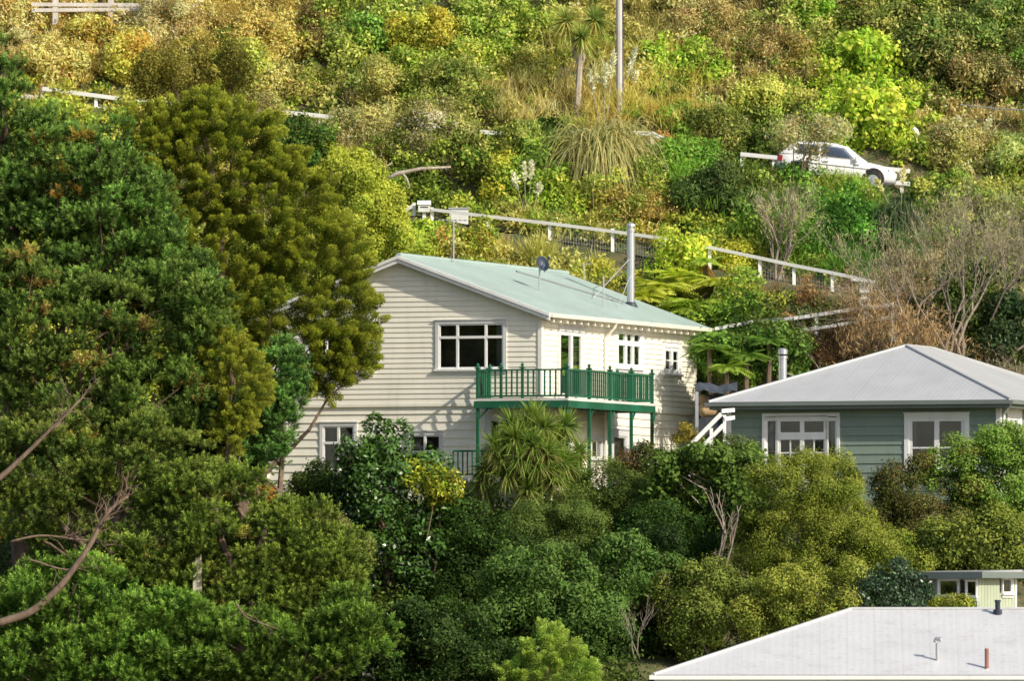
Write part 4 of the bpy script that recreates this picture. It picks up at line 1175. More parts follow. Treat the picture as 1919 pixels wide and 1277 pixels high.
def tree(name, label, cat, blobs, d, style, A, B, tip=None, group=None, accent=None, pacc=0., rcl=.34, dens=1., leaf=.11, asp=.55,
         cover=1., bark='bark', trunk_px=None, limbs=14, trunk_r=.13, mat=None, upw=.2, shrub=False, inner=.25, k=.62, back=.55, **kw):
    if style == 'broad' and d < 9:        # break the domes up: shrink the main lobes, add uneven ones
        extra = []
        for b in blobs:
            if b[2] < 32: extra.append(b); continue
            extra.append((b[0], b[1], b[2] * .78, b[3] * .80))
            for _ in range(5):
                a = rng.uniform(0, 2 * math.pi); q = rng.uniform(.28, .5)
                extra.append((b[0] + math.cos(a) * b[2] * rng.uniform(.5, .85), b[1] + math.sin(a) * b[3] * rng.uniform(.45, .8), b[2] * q, b[3] * q, rng.uniform(-.7, .3)))
        blobs = extra
    bl = px_blobs(blobs, d)
    k *= {'broad': 1.3 if d > 9 else .68, 'pine': 1.4, 'cypress': 1.3}[style]
    P0, nrm, rad = ellipsoid_clumps(bl, rcl, dens * {'broad': 1.1 if d > 9 else .8, 'pine': 1.1, 'cypress': 1.8}[style], inner, back=back)
    A = colour(A, k); B = colour(B, k); tip = None if tip is None else colour(tip, k)
    acc = None if accent is None else colour(accent, k)
    cols = shade_mix(len(P0), A, B, acc, pacc)
    cl = Cloud()
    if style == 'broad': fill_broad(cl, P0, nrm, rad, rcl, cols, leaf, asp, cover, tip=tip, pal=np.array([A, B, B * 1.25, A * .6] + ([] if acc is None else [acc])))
    elif style == 'pine': fill_pine(cl, P0, nrm, rad, rcl, cols, tip=tip, **kw)
    elif style == 'cypress': fill_cypress(cl, P0, nrm, rad, rcl, cols, tip, **kw)
    cx = np.mean([b[0] for b in bl], axis=0)
    bx, bd = (cx[0], cx[1]) if trunk_px is None else (P(trunk_px, 0, d)[0], cx[1])
    base = np.array((bx, bd, float(G(bx, bd)) - .1))
    mt = mat or {'broad': 'leaf', 'pine': 'needle', 'cypress': 'needle'}[style]
    root = empty(name, base); tag(root, label, cat, group or ('bushes on the slope behind the houses' if shrub and d > 9 else 'bushes in front of the houses' if shrub else name.replace('_', ' ') + 's in front of the houses'))
    cl.build('foliage' if shrub else 'crown', mt, root, base)
    m = MB()
    if shrub:
        for _ in range(5):
            t = P0[rng.integers(len(P0))]; limb(m, base * 0 + rng.normal(size=3) * (.1, .1, 0), t - base, .035, .012)
        m.build('stem', M[bark], root)
    else:
        top = max(bl, key=lambda b: b[0][2] + b[1][2]); topc = top[0] + (0, 0, top[1][2] * .5)
        pts = limb(m, np.zeros(3), topc - base, trunk_r, trunk_r * .3, .12, 8)
        tr = m.build('trunk', M[bark], root)
        m = MB()
        idx = rng.choice(len(P0), min(limbs, len(P0)), replace=False)
        for i in idx:
            t = P0[i] - base; h = np.clip((t[2] - .5) / max(.5, (topc - base)[2]) - .12, .1, .92)
            a = pts[int(h * 8)]; limb(m, a, t, trunk_r * (.5 - .3 * h), .012, .14)
        m.build('limb', M[bark], tr)
    return root

def twigs(m, p, d, L, r, depth, spread=.55, n=2):
    """bare branching"""
    q = p + d * L * .5 + rng.normal(size=3) * L * .05; e = p + d * L + rng.normal(size=3) * L * .07
    m.tube([p, q, e], [r, r * .85, r * .7], 5 if r > .02 else 3, cap=False)
    if depth <= 0: return
    k = n + (rng.random() < .45)
    for i in range(k):
        dd = unit((d + rng.normal(size=3) * spread + np.array((0, 0, .12)))[None])[0]
        twigs(m, e if i else q + (e - q) * rng.uniform(.4, 1), dd, L * rng.uniform(.62, .88), r * rng.uniform(.5, .68), depth - 1, spread, n)

def bare_tree(name, label, px, py, d, H, stems, depth, r0, bark='greyb', spread=.4, group=None, haze=None, cat='bare tree', lean=(0, 0), base_z=None):
    b = P(px, py, d); b[2] = float(G(b[0], d)) - .1 if base_z is None else b[2]
    root = empty(name, b); tag(root, label, cat, group or 'leafless trees and saplings')
    m = MB()
    for s in range(stems):
        dd = unit(np.array((rng.normal() * .32 + lean[0], rng.normal() * .22 + lean[1], 1.))[None])[0]
        twigs(m, rng.normal(size=3) * np.array((.12, .12, 0)), dd, H * rng.uniform(.26, .36), r0 * rng.uniform(.7, 1.1), depth, spread)
    m.build('branches', M[bark], root, smooth=True)
    if haze:
        cl = Cloud(); pts = np.array(m.v); pts = pts[pts[:, 2] > H * .3]; n = haze[1]
        p = pts[rng.integers(len(pts), size=n)] + rng.normal(size=(n, 3)) * .12
        d_ = unit(rng.normal(size=(n, 3)) + np.array((0, 0, .7)))
        c = colour(haze[0], .55) * rng.uniform(.6, 1.3, (n, 1))
        blades(cl, p, d_, rng.uniform(.1, .28, n), .016, .05, c, seg=2)
        cl.build('fine_twigs', 'dry', root)
    return root

def cabbage(name, label, heads, d, base_px, col, tipc, dead, L=.62, nl=150, bark='paleb', group=None, width=.05):
    """cabbage tree: forked pale stems, each with a ball of sword leaves. heads: (px,py,size)"""
    hs = [(P(x, y, d + dd), s) for (x, y, s, dd) in heads]
    bx = P(base_px, 0, d)[0]; base = np.array((bx, d, float(G(bx, d)) - .1))
    root = empty(name, base); tag(root, label, 'cabbage tree', group or 'cabbage trees')
    m = MB(); fork = np.mean([h[0] for h in hs], 0) - base; fork = fork * np.array((.55, .5, .62))
    limb(m, np.zeros(3), fork, .13, .10, .08)
    for h, s in hs: limb(m, fork, h - base, .085, .06, .1)
    m.build('trunk', M[bark], root)
    for h, s in hs:
        cl = Cloud(); n = int(nl * s)
        u = unit(rng.normal(size=(n, 3)) + np.array((0, 0, .45)))
        c = colour(col) * rng.uniform(.6, 1.25, (n, 1)); t = colour(tipc) * rng.uniform(.7, 1.3, (n, 1))
        blades(cl, (h - base) + u * .06, u, L * s * rng.uniform(.75, 1.15, n), width, np.where(u[:, 2] > .5, .12, .45) * rng.uniform(.6, 1.2, n), c, t, seg=4)
        k = n // 3
        u = unit(rng.normal(size=(k, 3)) * np.array((1, 1, .5)) + np.array((0, 0, -.7)))
        c = colour(dead) * rng.uniform(.6, 1.2, (k, 1))
        blades(cl, (h - base) + u * .05, u, L * s * rng.uniform(.6, 1., k), width * .8, .3, c, seg=3)
        cl.build('leaf_head', 'blade', root)
    return root

def tussock(name, label, cat, px, py, d, L, n, col, tipc, spread=.8, droop=.6, width=.03, plumes=(), plume_col=(230, 215, 175), group=None, base=None, dead=None, ex=2., fall=None, lift=(0, 0, 0)):
    """flax, toetoe and grass clumps with optional plumes (dx px, height px)"""
    b = hit(px, py, d) if base is None else base
    b = b + np.array(lift)
    root = empty(name, b - (0, 0, .1)); tag(root, label, cat, group or name.replace('_', ' ') + ' plants on the slope')
    cl = Cloud(); o = rng.normal(size=(n, 3)) * np.array((.18, .18, .02)) * L * .5
    u = unit(rng.normal(size=(n, 3)) * np.array((spread, spread, .25)) + np.array((0, 0, 1.)))
    c = colour(col) * rng.uniform(.55, 1.3, (n, 1)); t = colour(tipc) * rng.uniform(.65, 1.3, (n, 1))
    if dead is not None:
        mk = rng.random(n) < .25; c[mk] = colour(dead); t[mk] = colour(dead) * 1.2
    dr = droop * rng.uniform(.5, 1.3, n) * (1.2 - u[:, 2]) * 2 if fall is None else rng.uniform(fall[0], fall[1], n)
    if fall is not None: o = o * (1.6, 1.2, 6.) ; L = L * rng.uniform(.45, 1.1, n)
    blades(cl, o, u, L * rng.uniform(.6, 1.15, n), width, dr, c, t, seg=7, ex=ex)
    cl.build('leaves', 'blade', root)
    s = scale(b[1])
    for (dx, hp) in plumes:
        top = np.array((dx / s, -.25, hp / s)); m = MB()
        m.tube([np.zeros(3), top * .5 + (rng.normal() * .03, 0, 0), top], [.014, .012, .006], 5)
        st = m.build('flower_stalk', M['paleb'], root)
        cl = Cloud(); k = 130; tt = rng.random(k)
        p = top * (1 - .28 * tt[:, None]) ; dd = unit(rng.normal(size=(k, 3)) * .55 + top / np.linalg.norm(top) * .9)
        cc = colour(plume_col, .8) * rng.uniform(.75, 1.15, (k, 1))
        leaves(cl, p, dd, .17 * np.sin(np.pi * np.clip(tt * .85 + .1, 0, 1)) + .04, .05, cc, .1)
        cl.build('plume', 'dry', st)
    return root

def fern(name, label, px, py, d, L, n, col, H=1.0, group=None, droop=.45, base=None, old=None):
    """tree fern: short trunk, rosette of fronds; (px,py) is the crown"""
    c0 = P(px, py, d); z = float(G(c0[0], d)) - .1
    base = np.array((c0[0], d, min(z, c0[2] - .3)))
    root = empty(name, base); tag(root, label, 'fern', group or 'tree ferns behind the houses')
    m = MB(); limb(m, np.zeros(3), c0 - base, .09, .07, .06); m.build('trunk', M['bark'], root)
    cl = Cloud(); a = rng.uniform(0, 2 * math.pi, n); e = rng.uniform(.05, .75, n)
    u = unit(np.stack([np.cos(a), np.sin(a), e], 1))
    fronds(cl, (c0 - base) + u * .05, u, L * rng.uniform(.75, 1.15, n), droop * rng.uniform(.7, 1.3, n), colour(col, .85) * rng.uniform(.65, 1.25, (n, 1)))
    if old is not None:
        k = 9; a = rng.uniform(0, 2 * math.pi, k); u = unit(np.stack([np.cos(a) * .6, np.sin(a) * .6, -np.ones(k) * .7], 1))
        fronds(cl, (c0 - base), u, L * .7, .2, colour(old) * rng.uniform(.7, 1.2, (k, 1)), pin=.2)
    cl.build('fronds', 'blade', root)
    return root
# ================================================================ planting: left-hand trees
T = tree
DG, MG = (30, 66, 28), (62, 104, 40)
def left_group():
    T('cypress_tree', 'large olive-green macrocarpa overhanging the left end of the cream house', 'tree',
      [(305, 275, 78, 75), (370, 235, 72, 66), (430, 310, 120, 110), (310, 380, 110, 120), (510, 410, 120, 120), (400, 480, 130, 120), (590, 500, 90, 100), (520, 570, 120, 90), (640, 590, 62, 80), (600, 660, 60, 62), (650, 655, 45, 60), (430, 610, 90, 90), (615, 715, 26, 30)], -5.5,
      'cypress', (42, 56, 14), (86, 96, 20), tip=(130, 134, 30), rcl=.36, dens=1.5, trunk_px=470, limbs=12, trunk_r=.26)
    T('bush', 'yellow-green rounded bush behind the olive macrocarpa, beside the footpath end', 'shrub',
      [(640, 400, 90, 105), (690, 460, 60, 75), (590, 330, 55, 55), (700, 400, 35, 50)], 15., 'broad', (70, 94, 18), (128, 142, 34), tip=(156, 164, 48), rcl=.28, leaf=.10, shrub=True, cover=.9)
    T('bush', 'dark glossy bush in the notch above the yellow-green bush', 'shrub',
      [(560, 265, 45, 40)], 14., 'broad', (24, 60, 22), (60, 100, 34), rcl=.3, leaf=.13, shrub=True)
    T('tree', 'thin-topped olive tree rising behind the macrocarpa crown', 'tree',
      [(345, 125, 60, 50), (300, 155, 45, 40), (430, 130, 40, 45)], 6., 'broad', (96, 96, 26), (150, 140, 50), rcl=.3, leaf=.09, asp=.4, dens=.8, cover=.7, trunk_px=340, trunk_r=.12)
    N_, S_ = (34, 64, 32), (70, 106, 48)
    PT = (118, 156, 74)
    T('pine_tree', 'tall dark green pine at the upper left edge', 'tree',
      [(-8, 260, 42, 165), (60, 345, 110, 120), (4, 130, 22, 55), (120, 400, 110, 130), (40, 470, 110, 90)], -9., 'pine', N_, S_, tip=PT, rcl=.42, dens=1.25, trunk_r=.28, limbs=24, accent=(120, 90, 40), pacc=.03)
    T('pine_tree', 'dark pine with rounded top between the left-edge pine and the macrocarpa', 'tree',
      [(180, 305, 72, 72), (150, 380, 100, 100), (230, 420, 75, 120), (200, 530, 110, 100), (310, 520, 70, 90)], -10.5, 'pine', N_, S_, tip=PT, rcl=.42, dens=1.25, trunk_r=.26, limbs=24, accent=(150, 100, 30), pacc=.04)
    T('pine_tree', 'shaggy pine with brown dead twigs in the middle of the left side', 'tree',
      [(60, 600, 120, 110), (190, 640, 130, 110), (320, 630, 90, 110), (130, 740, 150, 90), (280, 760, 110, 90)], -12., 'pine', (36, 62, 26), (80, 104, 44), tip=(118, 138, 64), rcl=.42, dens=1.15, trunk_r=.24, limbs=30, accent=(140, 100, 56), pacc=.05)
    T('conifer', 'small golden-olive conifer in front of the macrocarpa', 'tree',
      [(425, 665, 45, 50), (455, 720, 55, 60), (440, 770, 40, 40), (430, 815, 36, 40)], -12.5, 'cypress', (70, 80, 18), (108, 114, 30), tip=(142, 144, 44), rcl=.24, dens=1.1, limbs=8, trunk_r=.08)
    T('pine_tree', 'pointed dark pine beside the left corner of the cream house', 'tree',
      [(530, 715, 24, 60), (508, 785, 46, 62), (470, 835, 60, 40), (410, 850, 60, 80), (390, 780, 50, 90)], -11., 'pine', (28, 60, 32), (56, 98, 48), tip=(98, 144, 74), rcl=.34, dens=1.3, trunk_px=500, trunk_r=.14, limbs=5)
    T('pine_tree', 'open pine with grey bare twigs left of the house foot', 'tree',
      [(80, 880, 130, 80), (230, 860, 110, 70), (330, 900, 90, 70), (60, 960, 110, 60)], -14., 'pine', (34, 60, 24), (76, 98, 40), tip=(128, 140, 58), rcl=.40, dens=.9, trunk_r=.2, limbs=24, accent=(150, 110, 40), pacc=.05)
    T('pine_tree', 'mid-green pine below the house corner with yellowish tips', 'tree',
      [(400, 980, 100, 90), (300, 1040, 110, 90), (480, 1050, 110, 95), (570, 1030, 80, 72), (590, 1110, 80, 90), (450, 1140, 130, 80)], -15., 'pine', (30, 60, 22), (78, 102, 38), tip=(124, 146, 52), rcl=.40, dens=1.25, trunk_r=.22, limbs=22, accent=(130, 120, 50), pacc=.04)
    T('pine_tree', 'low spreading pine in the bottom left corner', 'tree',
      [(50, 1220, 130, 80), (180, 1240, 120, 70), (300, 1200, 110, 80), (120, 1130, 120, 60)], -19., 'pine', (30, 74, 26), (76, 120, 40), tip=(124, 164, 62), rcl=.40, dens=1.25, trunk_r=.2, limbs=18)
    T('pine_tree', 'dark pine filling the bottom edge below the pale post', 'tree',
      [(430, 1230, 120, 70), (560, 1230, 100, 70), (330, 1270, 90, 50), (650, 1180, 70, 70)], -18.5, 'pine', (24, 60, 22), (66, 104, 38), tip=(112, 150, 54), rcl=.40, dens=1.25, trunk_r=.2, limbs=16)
    T('bush', 'light green leafy shoot beside the curved bare limb', 'shrub', [(187, 1060, 26, 24)], -17.5, 'broad', (120, 140, 44), (160, 170, 64), rcl=.2, leaf=.09, shrub=True)
    T('bush', 'rust-orange shrub at the left foot of the cream house', 'shrub', [(478, 950, 26, 28), (455, 985, 24, 20)], -3.5, 'broad', (150, 84, 30), (176, 122, 44), rcl=.22, leaf=.10, asp=.35, shrub=True)
    # bare curved limbs of the old pine
    def bare_limb(label, pts, d, r0, r1, tw=10):
        o = P(*pts[0], d); root = empty('bare_limb', o); tag(root, label, 'branch', None)
        w = [P(x, y, d - .4 + .12 * i) - o for i, (x, y) in enumerate(pts)]
        # smooth the polyline
        t = np.linspace(0, len(w) - 1, len(w) * 4); W_ = np.array(w)
        sm = np.stack([np.interp(t, range(len(w)), W_[:, k]) for k in range(3)], 1) + rng.normal(size=(len(t), 3)) * .012
        for _ in range(3): sm[1:-1] = (sm[:-2] + 2 * sm[1:-1] + sm[2:]) / 4
        m = MB(); m.tube(list(sm), list(np.linspace(r0, r1, len(sm))), 8); b = m.build('branch', M['bark'], root, smooth=True)
        m = MB()
        for _ in range(tw):
            i = rng.integers(len(sm) // 2, len(sm)); dd = unit(((sm[-1] - sm[len(sm) // 2]) + rng.normal(size=3) * .8)[None])[0]
            twigs(m, sm[i], dd, rng.uniform(.25, .5), r1 * .55, 2, .6)
        m.build('twig', M['bark'], b)
    bare_limb('thick curved bare branch rising from the bottom left edge', [(-10, 1170), (60, 1150), (115, 1100), (165, 1030), (188, 985), (205, 955), (240, 930)], -20.5, .125, .04, 12)
    bare_limb('thin forked bare branch joining the thick curved branch', [(20, 1015), (80, 1003), (130, 1010), (178, 1015)], -20.4, .035, .025, 8)
    bare_limb('short pale bare branch left of the thick curved branch', [(55, 1048), (90, 1062), (128, 1070)], -20.4, .03, .025, 2)
    bare_limb('reddish bare branch at the left edge halfway down', [(-10, 905), (40, 860), (100, 800), (150, 750)], -16.5, .09, .03, 14)
    bare_limb('small pale bare branch near the bottom beside the pale post', [(440, 1130), (460, 1160), (520, 1180)], -20., .03, .02, 6)
left_group()

def front_group():
    T('broadleaf_tree', 'dark glossy broadleaf tree in front of the lower windows of the cream house', 'tree',
      [(733, 845, 42, 50), (690, 890, 62, 50), (790, 930, 75, 80), (700, 980, 95, 90), (800, 1040, 85, 90), (720, 1100, 110, 90)], -9.5, 'broad', (14, 42, 14), (38, 82, 26), tip=(70, 116, 40), rcl=.30, leaf=.15, asp=.5, mat='gloss', trunk_r=.16, cover=.95)
    T('bush', 'yellow-leaved shrub shining against the dark glossy tree', 'shrub', [(792, 890, 42, 36), (820, 912, 38, 26)], -10.0, 'broad', (128, 140, 16), (186, 184, 28), rcl=.2, leaf=.13, asp=.5, shrub=True, cover=.8)
    T('bush', 'grey-green bush under the lower left window of the cream house', 'shrub', [(600, 920, 45, 42), (640, 955, 70, 45), (570, 890, 22, 22)], -7.5, 'broad', (36, 62, 26), (78, 104, 48), rcl=.26, leaf=.09, shrub=True)
    cabbage('cabbage_tree', 'bushy cabbage tree in front of the green balcony posts',
            [(985, 815, .9, 0), (1040, 830, .9, .2), (930, 840, .85, -.2), (1075, 880, .8, .0), (1000, 785, .8, .2), (1010, 870, .95, -.5), (950, 885, .85, -.4), (1060, 800, .75, .3), (960, 800, .8, .2), (1040, 895, .9, -.4), (910, 880, .75, 0), (1085, 850, .7, .2), (990, 920, .8, -.5), (1070, 925, .7, -.3), (965, 825, .8, -.5), (1020, 805, .85, -.2), (1025, 850, .85, -.6), (975, 860, .85, -.6), (935, 860, .7, -.4), (1055, 870, .8, -.4), (1000, 835, .8, -.7), (1095, 905, .6, -.2)],
            -4.6, 985, (56, 94, 36), (116, 142, 62), (140, 118, 70), L=.84, nl=260, width=.042, bark='bark')
    cabbage('cabbage_tree', 'small dark cabbage tree left of the bushy one', [(905, 905, .85, 0)], -4.6, 908, (44, 78, 38), (104, 128, 66), (130, 104, 60), L=.7, nl=150, bark='bark')
    T('bush', 'pale olive bush to the right of the cabbage tree beneath the balcony posts', 'shrub', [(1150, 920, 70, 45), (1210, 960, 85, 55), (1110, 960, 60, 55)], -5.4, 'broad', (62, 92, 38), (112, 128, 60), tip=(124, 142, 66), rcl=.27, leaf=.08, asp=.45, shrub=True)
    T('bush', 'dull green domed bush below the cabbage tree', 'shrub', [(1050, 985, 75, 55), (1090, 1020, 60, 55), (1000, 1010, 60, 50)], -7., 'broad', (44, 80, 36), (86, 118, 56), tip=(106, 134, 66), rcl=.26, leaf=.075, asp=.3, shrub=True)
    T('broadleaf_tree', 'dense mid-green tree at the bottom centre', 'tree', [(1040, 1080, 95, 70), (960, 1110, 80, 80), (1090, 1140, 90, 80), (1000, 1180, 110, 80), (1180, 1070, 60, 50)], -14., 'broad', (30, 74, 32), (68, 114, 52), tip=(92, 134, 66), rcl=.33, leaf=.13, asp=.42, trunk_r=.12)
    T('conifer', 'light yellow-green feathery conifer at the bottom edge', 'tree', [(1025, 1225, 50, 55), (1060, 1270, 60, 50), (980, 1275, 45, 40)], -17.5, 'cypress', (66, 96, 36), (104, 130, 54), tip=(132, 154, 68), rcl=.26, dens=1.2, limbs=8, trunk_r=.08)
    T('bush', 'dark green bush at the bottom left of the light conifer', 'shrub', [(830, 1190, 80, 70), (780, 1250, 90, 50), (880, 1260, 70, 50)], -16., 'broad', (26, 60, 28), (60, 98, 46), rcl=.32, leaf=.12, asp=.4, shrub=True)
    T('bush', 'very dark glossy bush low between the pines and the glossy tree', 'shrub', [(690, 1220, 80, 60), (640, 1270, 80, 40)], -15.5, 'broad', (12, 36, 16), (34, 70, 30), rcl=.3, leaf=.13, mat='gloss', shrub=True)
    T('broadleaf_tree', 'shadowy green tree behind the bottom centre tree', 'tree', [(1220, 1060, 70, 70), (1180, 1130, 80, 70), (1240, 1150, 70, 80), (1200, 1220, 90, 60)], -12.5, 'broad', (22, 54, 26), (52, 86, 42), rcl=.32, leaf=.10, trunk_r=.1)
    T('broadleaf_tree', 'green tree with pale forked trunk below the stair rail', 'tree', [(1300, 895, 85, 48), (1370, 930, 70, 60), (1290, 960, 70, 50), (1390, 890, 45, 45)], -6.6, 'broad', (28, 66, 28), (66, 106, 42), tip=(92, 130, 54), rcl=.30, leaf=.14, asp=.6, trunk_r=.1, bark='paleb')
    T('bush', 'dark green bush in the hollow between the glossy tree and the domed bush', 'shrub', [(900, 1010, 60, 60), (880, 1090, 60, 60), (930, 1060, 50, 60)], -10., 'broad', (26, 62, 26), (64, 104, 40), rcl=.28, leaf=.10, shrub=True)
    T('bush', 'olive and brown mottled bush left of the dark glossy tree', 'shrub', [(590, 1010, 55, 45), (620, 1060, 60, 50), (560, 1080, 60, 50)], -12.5, 'broad', (52, 76, 34), (98, 112, 54), tip=(130, 136, 70), rcl=.27, leaf=.085, shrub=True, accent=(120, 96, 60), pacc=.1)
    T('bush', 'green bush on the ground right below the far balcony post', 'shrub', [(1270, 1010, 60, 50), (1220, 1000, 50, 40)], -8.6, 'broad', (28, 64, 26), (70, 106, 44), rcl=.28, leaf=.09, shrub=True)
    bare_tree('bare_sapling', 'pale leafless forked sapling in the shadow gap left of the yellow-green tree', 1345, 1085, -11.6, 3.4, 3, 2, .05, base_z=1, spread=.28, haze=None, cat='bare sapling')
    bare_tree('bare_sapling', 'small grey leafless sapling low in the dark gap at the bottom centre', 1185, 1235, -15.6, 2.2, 3, 3, .025, base_z=1, spread=.35, cat='bare sapling')
    T('broadleaf_tree', 'large yellow-green tree in front of the green cottage', 'tree', [(1500, 915, 85, 55), (1450, 960, 60, 60), (1560, 990, 90, 75), (1620, 1040, 80, 65), (1480, 1040, 90, 75), (1545, 900, 50, 42)], -10.8, 'broad', (70, 98, 24), (128, 142, 42), tip=(160, 162, 60), rcl=.27, leaf=.075, asp=.4, trunk_r=.14, bark='paleb')
    T('bush', 'olive bush right at the left end of the white roof', 'shrub', [(1320, 1110, 70, 55), (1380, 1150, 90, 50), (1300, 1180, 55, 45)], -14., 'broad', (60, 88, 30), (112, 130, 48), tip=(144, 154, 66), rcl=.27, leaf=.085, shrub=True, accent=(96, 80, 64), pacc=.1)
    T('bush', 'golden-green bush just above the ridge of the white roof', 'shrub', [(1500, 1120, 80, 50), (1570, 1110, 60, 45), (1440, 1160, 60, 40), (1540, 1160, 90, 40)], -15., 'broad', (76, 98, 28), (132, 142, 48), tip=(164, 164, 66), rcl=.26, leaf=.085, shrub=True)
    T('bush', 'dark bluish bush beside the green shed', 'shrub', [(1690, 1110, 60, 42), (1640, 1130, 45, 32), (1650, 1090, 35, 25)], -15., 'broad', (24, 56, 40), (64, 96, 66), rcl=.24, leaf=.11, mat='gloss', shrub=True)
    T('bush', 'small yellow-green bush touching the shed wall', 'shrub', [(1785, 1140, 32, 24)], -15., 'broad', (110, 130, 36), (150, 160, 56), rcl=.18, leaf=.08, shrub=True)
    T('bush', 'brownish olive bush below the right window of the green cottage', 'shrub', [(1700, 915, 60, 45), (1750, 960, 70, 65), (1690, 990, 50, 60)], -7.5, 'broad', (60, 76, 28), (112, 108, 52), rcl=.27, leaf=.08, shrub=True, accent=(130, 96, 60), pacc=.15)
    T('hedge', 'bright green domed hedge hiding the right corner of the green cottage', 'hedge', [(1850, 870, 95, 52), (1790, 890, 65, 45), (1900, 900, 70, 60), (1880, 945, 80, 50), (1890, 835, 55, 30)], -7., 'broad', (48, 96, 30), (96, 148, 50), tip=(136, 176, 72), rcl=.27, leaf=.085, shrub=True, accent=(130, 110, 56), pacc=.06)
    T('bush', 'spotty dark and light green bush behind the shed roof', 'shrub', [(1850, 1010, 70, 55), (1780, 1030, 60, 42), (1910, 1030, 50, 50)], -10., 'broad', (40, 76, 36), (104, 128, 54), tip=(150, 160, 60), rcl=.27, leaf=.10, shrub=True)
    T('bush', 'soft grey-green bush at the left end of the green cottage wall', 'shrub', [(1390, 862, 48, 32), (1340, 875, 40, 26)], -4.2, 'broad', (62, 84, 38), (110, 124, 64), rcl=.2, leaf=.075, shrub=True)
    T('bush', 'small mustard-brown bush at the right foot of the cream house', 'shrub', [(1284, 818, 20, 20)], -.6, 'broad', (130, 104, 28), (168, 140, 50), rcl=.17, leaf=.08, shrub=True)
    T('bush', 'dark spreading bush under the far balcony post', 'shrub', [(1215, 872, 60, 28), (1260, 890, 50, 28)], -3.6, 'broad', (44, 66, 32), (84, 96, 54), rcl=.22, leaf=.085, shrub=True, accent=(120, 84, 60), pacc=.12)
front_group()

# ================================================================ planting: the slope behind
def S(label, px, py, rx, ry, A, B, tip=None, style='broad', rcl=.30, leaf=.12, asp=.5, mat=None, lobes=7, sink=.2, d=None, dens=1., cat='shrub', name='bush', **kw):
    """shrub standing on the slope where the sight line meets it"""
    p = hit(px, py + ry * .6, 13.) if d is None else P(px, py, d)
    dd = float(p[1]) + (.3 if d is None else 0)
    leaf *= 1.3; asp = max(asp, .28)
    bl = [(px, py, rx * .6, ry * .68)]
    for _ in range(lobes):
        a = rng.uniform(0, 2 * math.pi); bl.append((px + math.cos(a) * rx * rng.uniform(.4, .8), py + math.sin(a) * ry * rng.uniform(.35, .75), rx * rng.uniform(.22, .42), ry * rng.uniform(.25, .42), rng.uniform(-.5, .5)))
    return T(name, label, cat, bl, dd, style, A, B, tip=tip, rcl=rcl, leaf=leaf, asp=asp, mat=mat, shrub=True, dens=dens, back=.3, **kw)
